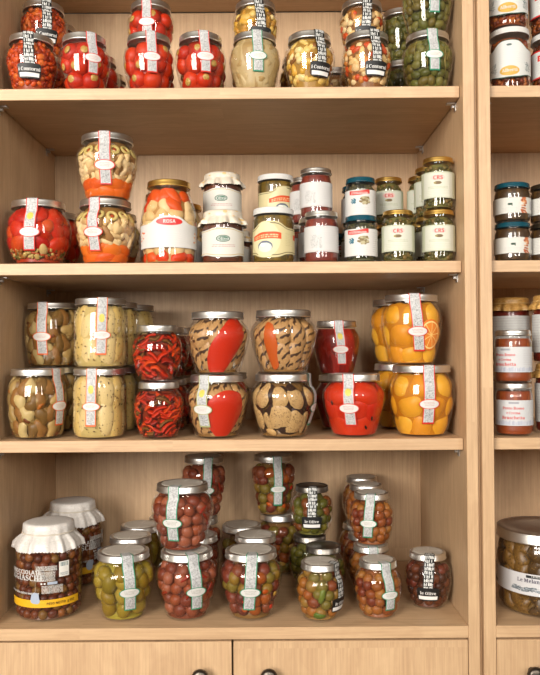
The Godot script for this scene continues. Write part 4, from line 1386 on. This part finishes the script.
const JARS := [
	["tomato_jar", "urn", "tomato", Vector3(-0.4238, 1.9052, -0.0600), -8, 1, "chopped orange tomato jar, black label, leftmost front jar on top shelf", 18],
	["tomato_jar", "urn", "tomato", Vector3(-0.4315, 1.9052, -0.1540), 10, 0, "dark tomato jar squeezed behind the leftmost front tomato jar", 17],
	["tomato_jar", "urn", "tomato", Vector3(-0.4305, 2.0069, -0.1540), 8, 1, "upper chopped tomato jar with black label, above leftmost top-shelf jar", 17],
	["tomato_jar", "urn", "tomato", Vector3(-0.4315, 1.9052, -0.2470), 0, 0, "rearmost lower tomato jar at left end of top shelf", 16],
	["tomato_jar", "urn", "tomato", Vector3(-0.4315, 2.0069, -0.2470), 30, 0, "rear upper tomato jar peeping out right of black-labelled one", 16],
	["stuffed_pepper_jar", "urn", "stuffed", Vector3(-0.3288, 1.9052, -0.0600), 18, 1, "stuffed red pepper jar, second from left in front on top shelf", 14],
	["stuffed_pepper_jar", "urn", "stuffed", Vector3(-0.3301, 1.9052, -0.1540), 20, 0, "shadowed stuffed pepper jar behind second front jar from left", 13],
	["stuffed_pepper_jar", "urn", "stuffed", Vector3(-0.3292, 1.9052, -0.2470), 0, 0, "rearmost stuffed pepper jar behind second front jar of top shelf", 12],
	["stuffed_pepper_jar", "urn", "stuffed", Vector3(-0.2135, 1.9052, -0.0600), 6, 1, "stuffed red pepper jar below the only stacked pepper jar", 9],
	["stuffed_pepper_jar", "urn", "stuffed", Vector3(-0.2227, 1.9052, -0.1540), 0, 0, "hidden stuffed pepper jar carrying the stacked one", 9],
	["stuffed_pepper_jar", "urn", "stuffed", Vector3(-0.2242, 2.0069, -0.1540), -12, 1, "stuffed pepper jar stacked highest among red jars, cut by frame top", 9],
	["stuffed_pepper_jar", "urn", "stuffed", Vector3(-0.1210, 1.9052, -0.0600), 10, 1, "rightmost front stuffed pepper jar, beside cream artichoke paste jar", 5],
	["stuffed_pepper_jar", "urn", "stuffed", Vector3(-0.1231, 1.9052, -0.1540), 0, 0, "stuffed pepper jar half hidden behind the rightmost red front jar", 5],
	["artichoke_paste_jar", "urn", "creampaste", Vector3(-0.0240, 1.9052, -0.0600), 7, 1, "smooth cream artichoke paste jar with green-edged label, top shelf", 1],
	["mushroom_jar", "urn", "mushyellow", Vector3(-0.0269, 1.9052, -0.1533), 0, 0, "yellow mushroom jar hidden directly behind the cream paste jar", 1],
	["mushroom_jar", "urn", "mushyellow", Vector3(-0.0237, 2.0069, -0.1540), 10, 1, "yellow mushroom jar with black label stacked above cream paste jar", 1],
	["mushroom_jar", "urn", "mushyellow", Vector3(0.0649, 1.9052, -0.1647), 0, 0, "yellow mushroom jar behind, between cream paste and mushroom front jars", -3],
	["mushroom_jar", "urn", "mushyellow", Vector3(0.0741, 1.9052, -0.0600), 28, 1, "yellow mushroom jar with slanted black label standing in front row", -3],
	["antipasto_jar", "urn", "antipasto", Vector3(0.1335, 1.9052, -0.2320), 0, 0, "brown antipasto jar in rear gap between two black-labelled front jars", -5],
	["antipasto_jar", "urn", "antipasto", Vector3(0.1771, 1.9052, -0.0600), 22, 1, "cream and red antipasto jar, black label, lower, left of caper berries", -8],
	["antipasto_jar", "urn", "antipasto", Vector3(0.1820, 1.9052, -0.1532), 0, 0, "antipasto jar hidden behind the cream and red one", -7],
	["antipasto_jar", "urn", "antipasto", Vector3(0.1803, 2.0069, -0.1538), 15, 1, "upper orange-tinted antipasto jar stacked left of caper berry jars", -7],
	["caper_jar", "urn", "caperberry", Vector3(0.2648, 1.9052, -0.1945), 40, 0, "dark caper jar on shelf behind, left of caper berry stack", -10],
	["caper_jar", "urn", "caperberry", Vector3(0.2630, 2.0069, -0.1953), 60, 2, "dark caper jar stacked behind, silver lid left of caper berry stack", -10],
	["caper_jar", "urn", "caperberry", Vector3(0.2855, 1.9052, -0.0600), 14, 1, "green caper berry jar, green-edged label, lower of front stack", -12],
	["caper_jar", "urn", "caperberry", Vector3(0.2855, 2.0069, -0.0600), 16, 1, "green caper berry jar, upper of front stack, cut by frame top", -12],
	["nut_antipasto_jar", "white", "ulabel", Vector3(0.4355, 1.9052, -0.0700), 0, 1, "white-lidded jar with gold oval label, lower one in right bay", -18],
	["nut_antipasto_jar", "white", "ulabel", Vector3(0.4320, 2.0169, -0.0700), 2, 1, "gold oval label jar stacked upper, cut by frame top, right bay", -18],
	["red_label_jar", "white", "vlabel", Vector3(0.5180, 1.9052, -0.0900), -8, 1, "white-lidded jar with red-bordered label, lower, at right frame edge", -21],
	["red_label_jar", "white", "vlabel", Vector3(0.5172, 2.0169, -0.0900), -14, 1, "red-bordered label jar stacked upper at top right frame corner", -21],
	["pepper_antipasto_jar", "globe", "redround", Vector3(-0.4137, 1.6012, -0.0660), -14, 1, "round jar of red pepper quarters, yellow-stamped label, second shelf left", 17],
	["pepper_antipasto_jar", "amphora", "redround", Vector3(-0.4215, 1.6012, -0.1994), 0, 0, "dark red pepper jar behind the round one on second shelf", 16],
	["layered_antipasto_jar", "amphora", "layered", Vector3(-0.2953, 1.6012, -0.0740), -24, 1, "layered mushroom and olive ring jar, lower of the stack", 12],
	["layered_antipasto_jar", "amphora", "layered", Vector3(-0.2913, 1.7174, -0.0740), -6, 1, "layered mushroom and olive ring jar, upper of the stack", 12],
	["layered_antipasto_jar", "amphora", "layered", Vector3(-0.3092, 1.6012, -0.2068), 0, 0, "layered antipasto jar in shadow behind the two-high stack", 12],
	["vegetable_jar", "tall", "rosa", Vector3(-0.1818, 1.6012, -0.0820), 0, 1, "tall gold-lidded vegetable jar with red oval on white label", 8],
	["vegetable_jar", "tall", "rosa", Vector3(-0.2031, 1.6012, -0.1898), 0, 1, "tall vegetable jar standing left behind the gold-lidded one", 8],
	["vegetable_jar", "tall", "rosa", Vector3(-0.1815, 1.6012, -0.2980), 0, 0, "rearmost tall vegetable jar, right behind the gold-lidded one", 7],
	["jam_jar", "jam", "jam", Vector3(-0.0832, 1.6012, -0.0680), 0, 1, "small cloth-capped jam jar with green oval label, front lower", 4],
	["jam_jar", "jam", "jam", Vector3(-0.0914, 1.6012, -0.1850), 0, 0, "cloth-capped jam jar hidden behind front one, carrying upper jam jar", 4],
	["jam_jar", "jam", "jam", Vector3(-0.0913, 1.6959, -0.1850), -4, 1, "small cloth-capped jam jar with green oval label, upper", 4],
	["jam_jar", "jam", "jam", Vector3(-0.0758, 1.6012, -0.2850), 0, 0, "rearmost jam jar peeping right of the cloth-capped pair", 3],
	["pesto_jar", "pesto", "pesto", Vector3(0.0077, 1.6012, -0.0680), -12, 1, "green pesto jar with white lid and orange banner, front lower", 0],
	["pesto_jar", "pesto", "pesto", Vector3(0.0132, 1.6012, -0.2414), 0, 0, "pesto jar hidden behind front one, carrying the upper pesto jar", -1],
	["pesto_jar", "pesto", "pesto", Vector3(0.0132, 1.7004, -0.2409), 35, 1, "smaller looking upper pesto jar, label turned to the right", -1],
	["red_spread_jar", "slim", "redspread", Vector3(0.0930, 1.6012, -0.0640), 5, 1, "pinkish red spread jar, front lower, right of pesto jars", -4],
	["red_spread_jar", "slim", "redspread", Vector3(0.0848, 1.6012, -0.1300), -4, 1, "red spread jar behind, below the highest red spread jar", -3],
	["red_spread_jar", "slim", "redspread", Vector3(0.0884, 1.6934, -0.1300), 2, 1, "pinkish red spread jar, highest one, right of pesto jars", -4],
	["red_spread_jar", "slim", "redspread", Vector3(0.0718, 1.6012, -0.2048), 0, 1, "rear lower red spread jar in gap beside pesto jars", -3],
	["red_spread_jar", "slim", "redspread", Vector3(0.0714, 1.6934, -0.2048), -4, 1, "rear upper red spread jar, dark lid left of highest one", -3],
	["herb_jar", "teal", "tealjar", Vector3(0.1490, 1.6012, -0.2700), 0, 0, "low dark jar in rear gap between red spread and teal-lidded jars", -6],
	["herb_jar", "teal", "tealjar", Vector3(0.1638, 1.6012, -0.0620), -5, 1, "teal-lidded jar with red banner label, front lower", -7],
	["herb_jar", "teal", "tealjar", Vector3(0.1718, 1.6012, -0.1350), 0, 1, "teal-lidded jar hidden behind front one, carrying the upper", -7],
	["herb_jar", "teal", "tealjar", Vector3(0.1725, 1.6854, -0.1350), 3, 1, "teal-lidded jar with red banner label, upper", -7],
	["herb_jar", "teal", "tealjar", Vector3(0.1715, 1.6012, -0.2050), 0, 0, "rear lower teal-lidded jar behind the pair", -7],
	["herb_jar", "teal", "tealjar", Vector3(0.1721, 1.6854, -0.2050), 0, 0, "rear upper teal-lidded jar, edge showing left of the pair", -7],
	["olive_pickle_jar", "gold", "goldlid", Vector3(0.2300, 1.6012, -0.0620), 0, 1, "gold-lidded pale green label jar standing alone in front", -10],
	["olive_pickle_jar", "gold", "goldlid", Vector3(0.2404, 1.6012, -0.2150), 0, 1, "rear lower gold-lidded jar beneath the upper middle one", -9],
	["olive_pickle_jar", "gold", "goldlid", Vector3(0.2381, 1.6944, -0.2150), 2, 1, "upper middle gold-lidded jar, behind the front single one", -9],
	["olive_pickle_jar", "gold", "goldlid", Vector3(0.2832, 1.6012, -0.2850), 0, 0, "farthest gold-lidded jar seen in the gap between stacks", -10],
	["olive_pickle_jar", "gold", "goldlid", Vector3(0.3025, 1.6012, -0.0620), 3, 1, "lower gold-lidded jar of the rightmost front stack", -13],
	["olive_pickle_jar", "gold", "goldlid", Vector3(0.3025, 1.6944, -0.0620), 0, 1, "upper gold-lidded jar of the rightmost front stack", -13],
	["olive_pickle_jar", "gold", "goldlid", Vector3(0.3025, 1.6012, -0.1320), -6, 1, "lower gold-lidded jar, second row of the rightmost column", -12],
	["olive_pickle_jar", "gold", "goldlid", Vector3(0.3025, 1.6944, -0.1320), -4, 1, "upper gold-lidded jar, second row of the rightmost column", -12],
	["olive_pickle_jar", "gold", "goldlid", Vector3(0.3025, 1.6012, -0.2050), 0, 1, "lower gold-lidded jar, third row of the rightmost column", -12],
	["olive_pickle_jar", "gold", "goldlid", Vector3(0.3025, 1.6944, -0.2050), -8, 1, "upper gold-lidded jar, third row of the rightmost column", -12],
	["sauce_jar", "low", "slabel", Vector3(0.4354, 1.6012, -0.0650), 4, 1, "low teal-lidded sauce jar with orange strip label, lower, right bay", -18],
	["sauce_jar", "low", "slabel", Vector3(0.4354, 1.6714, -0.0650), -4, 1, "low teal-lidded sauce jar with orange strip label, upper, right bay", -18],
	["sauce_jar", "lowb", "tlabel", Vector3(0.5009, 1.6012, -0.0750), 0, 1, "dark-lidded sauce jar, lower, right of the teal-lidded pair", -20],
	["sauce_jar", "lowb", "tlabel", Vector3(0.5018, 1.6714, -0.0750), 0, 1, "dark-lidded sauce jar, upper, right of the teal-lidded pair", -20],
	["artichoke_jar", "barrel", "artichoke", Vector3(-0.4174, 1.2947, -0.0700), 46, 1, "wide artichoke wedge jar, orange-edged label at right, lower left", 17],
	["artichoke_jar", "barrel", "artichoke", Vector3(-0.4245, 1.2947, -0.1920), 20, 0, "dark artichoke jar behind the lower left one", 16],
	["artichoke_jar", "barrel", "artichoke", Vector3(-0.4245, 1.4184, -0.1850), -22, 1, "wide artichoke wedge jar, orange-edged label, upper left set back", 16],
	["artichoke_heart_jar", "drum", "creamarti", Vector3(-0.3055, 1.2947, -0.0680), -18, 1, "pale artichoke heart jar, orange-edged label, lower of stack", 13],
	["artichoke_heart_jar", "drum", "creamarti", Vector3(-0.3027, 1.4184, -0.0680), 2, 1, "pale artichoke heart jar, yellow-stamped label, upper of stack", 13],
	["artichoke_heart_jar", "drum", "creamarti", Vector3(-0.3048, 1.2947, -0.1780), 0, 0, "pale artichoke heart jar, second lower one, mostly hidden", 12],
	["artichoke_heart_jar", "drum", "creamarti", Vector3(-0.3024, 1.4184, -0.1780), 0, 0, "upper pale artichoke jar second in depth, lid right of front one", 12],
	["artichoke_heart_jar", "drum", "creamarti", Vector3(-0.2887, 1.2947, -0.2761), 0, 0, "pale artichoke heart jar, third lower one, at the back", 11],
	["artichoke_heart_jar", "drum", "creamarti", Vector3(-0.2851, 1.4184, -0.2760), 0, 0, "upper pale artichoke jar third in depth, farthest right lid", 10],
	["chili_jar", "squat", "chili", Vector3(-0.1979, 1.2947, -0.0560), 0, 0, "red chili strip jar, lower of the small pair", 8],
	["chili_jar", "squat", "chili", Vector3(-0.2019, 1.3944, -0.0640), 0, 0, "red chili strip jar, upper of the small pair", 9],
	["chili_jar", "squat", "chilidark", Vector3(-0.1984, 1.2947, -0.1780), 0, 0, "dark chili strip jar behind, lower, second in depth", 8],
	["chili_jar", "squat", "chilidark", Vector3(-0.2018, 1.3944, -0.1780), 0, 0, "dark chili strip jar behind, upper, second in depth", 8],
	["chili_jar", "squat", "chilidark", Vector3(-0.1926, 1.2947, -0.2750), 0, 0, "dark chili strip jar, lower, farthest in depth", 7],
	["chili_jar", "squat", "chilidark", Vector3(-0.1911, 1.3944, -0.2749), 0, 0, "dark chili strip jar, upper, farthest in depth", 7],
	["roasted_pepper_jar", "pot", "pepeggA", Vector3(-0.0951, 1.2947, -0.0620), -28, 1, "roasted red pepper and eggplant jar with label, lower of stack", 4],
	["roasted_pepper_jar", "pot", "pepeggB", Vector3(-0.0933, 1.4059, -0.0660), 0, 0, "roasted red pepper and eggplant jar without label, upper of stack", 4],
	["roasted_pepper_jar", "pot", "pepeggB", Vector3(-0.0934, 1.2947, -0.2050), 0, 0, "dark roasted pepper jar hidden behind the lower one", 4],
	["eggplant_jar", "widepot", "eggdark", Vector3(0.0224, 1.2947, -0.0635), 75, 1, "dark-skinned eggplant slice jar, lower of stack", -1],
	["eggplant_jar", "widepot", "egggrill", Vector3(0.0242, 1.4069, -0.0635), 0, 0, "grilled eggplant jar with dark stripes and orange piece, upper of stack", -1],
	["eggplant_jar", "widepot", "eggdark", Vector3(0.0241, 1.2947, -0.2061), 0, 0, "eggplant jar at the back, lower, hidden behind dark one", -1],
	["eggplant_jar", "widepot", "egggrill", Vector3(0.0216, 1.4069, -0.2050), 0, 0, "eggplant jar at the back, upper, lid edge left of striped one", -1],
	["red_pepper_jar", "pot", "redpep", Vector3(0.1496, 1.2947, -0.0700), -11, 1, "bright red pepper jar, red-edged label with yellow stamp, front", -6],
	["red_sauce_jar", "midurn", "darkred", Vector3(0.1340, 1.2947, -0.1948), -5, 1, "dark red sauce jar on shelf left behind the bright red one", -5],
	["red_sauce_jar", "midurn", "darkred", Vector3(0.1305, 1.3994, -0.1949), 8, 1, "dark red sauce jar stacked upper, behind the bright red one", -5],
	["citrus_jar", "citruswide", "citrusA", Vector3(0.2712, 1.2947, -0.0730), 14, 1, "orange citrus piece jar, lower front, near right cabinet side", -11],
	["citrus_jar", "citrus", "citrusA", Vector3(0.2524, 1.2947, -0.1980), 0, 0, "orange citrus jar, lower, set back to the left", -10],
	["citrus_jar", "citrus", "citrusB", Vector3(0.2560, 1.4204, -0.0826), 10, 1, "orange citrus jar with round orange slice, upper front", -11],
	["citrus_jar", "citrus", "citrusA", Vector3(0.2526, 1.4204, -0.2150), 0, 0, "orange citrus jar, upper, hidden behind the slice jar", -10],
	["spread_jar", "spread", "wlabel", Vector3(0.4345, 1.2947, -0.0650), -2, 1, "orange-brown spread jar with red script label, lower, right bay", -18],
	["spread_jar", "spread", "wlabel", Vector3(0.4339, 1.3879, -0.0650), -26, 1, "orange-brown spread jar, label turned left, upper, right bay", -18],
	["cloth_capped_jar", "clothtall", "xlabel", Vector3(0.5230, 1.2947, -0.1000), -10, 1, "tan cloth-capped red sauce jar, lower, at right frame edge", -21],
	["cloth_capped_jar", "clothtall", "xlabel", Vector3(0.5258, 1.4204, -0.1178), 10, 1, "tan cloth-capped red sauce jar, upper, behind orange-brown spread", -21],
	["cloth_capped_jar", "clothtall", "xlabel", Vector3(0.4683, 1.2947, -0.1800), 0, 0, "tan cloth-capped jar, lower, hidden behind orange-brown spread pair", -18],
	["cloth_capped_jar", "clothtall", "xlabel", Vector3(0.4713, 1.4204, -0.1914), 0, 0, "tan cloth-capped jar, upper, dim at back left, right bay", -18],
	["pitted_olive_jar", "cloth", "taggia", Vector3(-0.4013, 0.9797, -0.0830), -16, 1, "large pitted olive jar with white lace cap, yellow band, front", 17],
	["pitted_olive_jar", "cloth", "taggia", Vector3(-0.4060, 0.9797, -0.2650), 40, 2, "large pitted olive jar with white lace cap, set back", 15],
	["green_olive_jar", "amphora", "greenolive", Vector3(-0.2632, 0.9797, -0.0640), 10, 1, "plump green olive jar with green-edged label, front", 11],
	["green_olive_jar", "backurn", "greenolive", Vector3(-0.2731, 0.9797, -0.1849), 15, 0, "second green olive jar behind the plump front one", 11],
	["green_olive_jar", "backurn", "greenolive", Vector3(-0.2695, 0.9797, -0.2733), 15, 0, "third green olive jar in the receding column", 10],
	["green_olive_jar", "backurn", "greenolive", Vector3(-0.2234, 0.9797, -0.3485), 15, 0, "farthest green olive jar in the receding column", 8],
	["red_olive_jar", "amphora", "darkolive", Vector3(-0.1507, 0.9797, -0.0660), 16, 1, "reddish brown olive jar, lower of stack, label at right", 6],
	["red_olive_jar", "amphora", "darkolive", Vector3(-0.1590, 1.0959, -0.0740), -20, 1, "reddish brown olive jar, upper of stack, label left of middle", 7],
	["red_olive_jar", "backurn", "darkolive", Vector3(-0.1448, 0.9797, -0.1880), 0, 0, "reddish olive jar behind stack, second in depth", 6],
	["red_olive_jar", "tallurn", "darkolive", Vector3(-0.1512, 0.9797, -0.2902), 0, 0, "tall reddish olive jar at the back carrying another", 6],
	["red_olive_jar", "tallurn", "darkolive", Vector3(-0.1400, 1.1044, -0.2950), 10, 1, "tall reddish olive jar stacked at the back, label at right", 5],
	["mixed_olive_jar", "amphora", "mixedolive", Vector3(-0.0367, 0.9797, -0.0640), 0, 1, "multicoloured olive jar with label in middle, front and centre", 2],
	["mixed_olive_jar", "backurn", "mixedolive", Vector3(-0.0309, 0.9797, -0.1861), 30, 0, "multicoloured olive jar second in depth, behind front centre one", 1],
	["mixed_olive_jar", "backurn", "mixedolive", Vector3(-0.0606, 0.9797, -0.2695), 0, 0, "multicoloured olive jar third in depth, behind front centre one", 2],
	["mixed_olive_jar", "tallurn", "mixedolive", Vector3(0.0171, 0.9797, -0.3206), 0, 0, "tall multicoloured olive jar at the back carrying another", -1],
	["mixed_olive_jar", "tallurn", "mixedolive", Vector3(0.0052, 1.1044, -0.3071), 12, 1, "tall multicoloured olive jar stacked at the back, green and brown", 0],
	["cocktail_olive_jar", "vase", "roundmix", Vector3(0.0847, 0.9797, -0.0480), 62, 1, "small round olive jar, black label turned to right side, front", -4],
	["cocktail_olive_jar", "vase", "blackgreen", Vector3(0.0986, 0.9797, -0.1558), 40, 0, "small olive jar directly behind the front round olive jar", -4],
	["cocktail_olive_jar", "vase", "blackgreen", Vector3(0.0769, 0.9797, -0.2395), 0, 0, "small olive jar beneath the stacked green one with black label", -3],
	["cocktail_olive_jar", "vase", "blackgreen", Vector3(0.0821, 1.0784, -0.2380), 2, 1, "small green olive jar stacked behind, black label facing front", -3],
	["brown_olive_jar", "vase", "orangeolive", Vector3(0.1880, 0.9797, -0.0580), 27, 1, "orange-brown olive jar, front lower, green-edged label at right", -8],
	["brown_olive_jar", "vase", "orangeolive", Vector3(0.1896, 0.9797, -0.1620), 10, 2, "orange-brown olive jar beneath the stacked one, behind front jar", -8],
	["brown_olive_jar", "vase", "orangeolive", Vector3(0.1916, 1.0784, -0.1620), -5, 1, "orange-brown olive jar stacked upper, label facing front", -8],
	["brown_olive_jar", "vase", "orangeolive", Vector3(0.1883, 0.9797, -0.2490), 0, 0, "orange-brown olive jar, lower, third in depth", -7],
	["brown_olive_jar", "vase", "orangeolive", Vector3(0.1922, 1.0784, -0.2490), 0, 0, "orange-brown olive jar, upper, second lid of receding row", -7],
	["brown_olive_jar", "vase", "orangeolive", Vector3(0.1861, 0.9797, -0.3355), 0, 0, "orange-brown olive jar, lower, farthest in depth", -7],
	["brown_olive_jar", "vase", "orangeolive", Vector3(0.1938, 1.0784, -0.3355), 0, 0, "orange-brown olive jar, upper, farthest lid of receding row", -7],
	["black_label_olive_jar", "vase", "brownolive", Vector3(0.2870, 0.9797, -0.1080), 4, 1, "dark brown olive jar with black label, alone at right end", -12],
	["giant_eggplant_jar", "giant", "melanz", Vector3(0.4955, 0.9797, -0.0980), -5, 1, "very large wide-lidded jar with white picture label, bottom right", -20],
]

const WINDOW_ENERGY := 13.5
const EXPOSURE := 0.65

func _ready() -> void:
	rng.seed = 5
	var cam := Camera3D.new()
	cam.name = "camera"
	cam.fov = 48.63
	cam.position = CAM_POS
	cam.rotation = Vector3(0.0154, 0.0, -0.0068)
	cam.near = 0.02
	cam.current = true
	add_child(cam)
	var we := WorldEnvironment.new()
	var env := Environment.new()
	env.background_mode = Environment.BG_COLOR
	env.background_color = Color(0.75, 0.82, 0.9)
	env.ambient_light_source = Environment.AMBIENT_SOURCE_DISABLED
	env.tonemap_mode = Environment.TONE_MAPPER_LINEAR
	env.tonemap_exposure = EXPOSURE
	env.sdfgi_enabled = true
	env.ssao_enabled = true
	env.ssil_enabled = true
	we.environment = env
	we.name = "environment"
	add_child(we)
	daylight()
	room()
	cabinet("shelving_cabinet", "pale oak cabinet whose four open shelves fill most of the picture", INNER_LEFT, INNER_RIGHT, 0.0193, 99.0, -0.067, [-0.1202, -0.0055])
	cabinet("shelving_cabinet", "pale oak cabinet of which only a left slice shows at right edge", 0.379, 1.179, 0.0205, 0.3523, 99.0, [0.4382])
	for d: Array in JARS:
		jar(d)
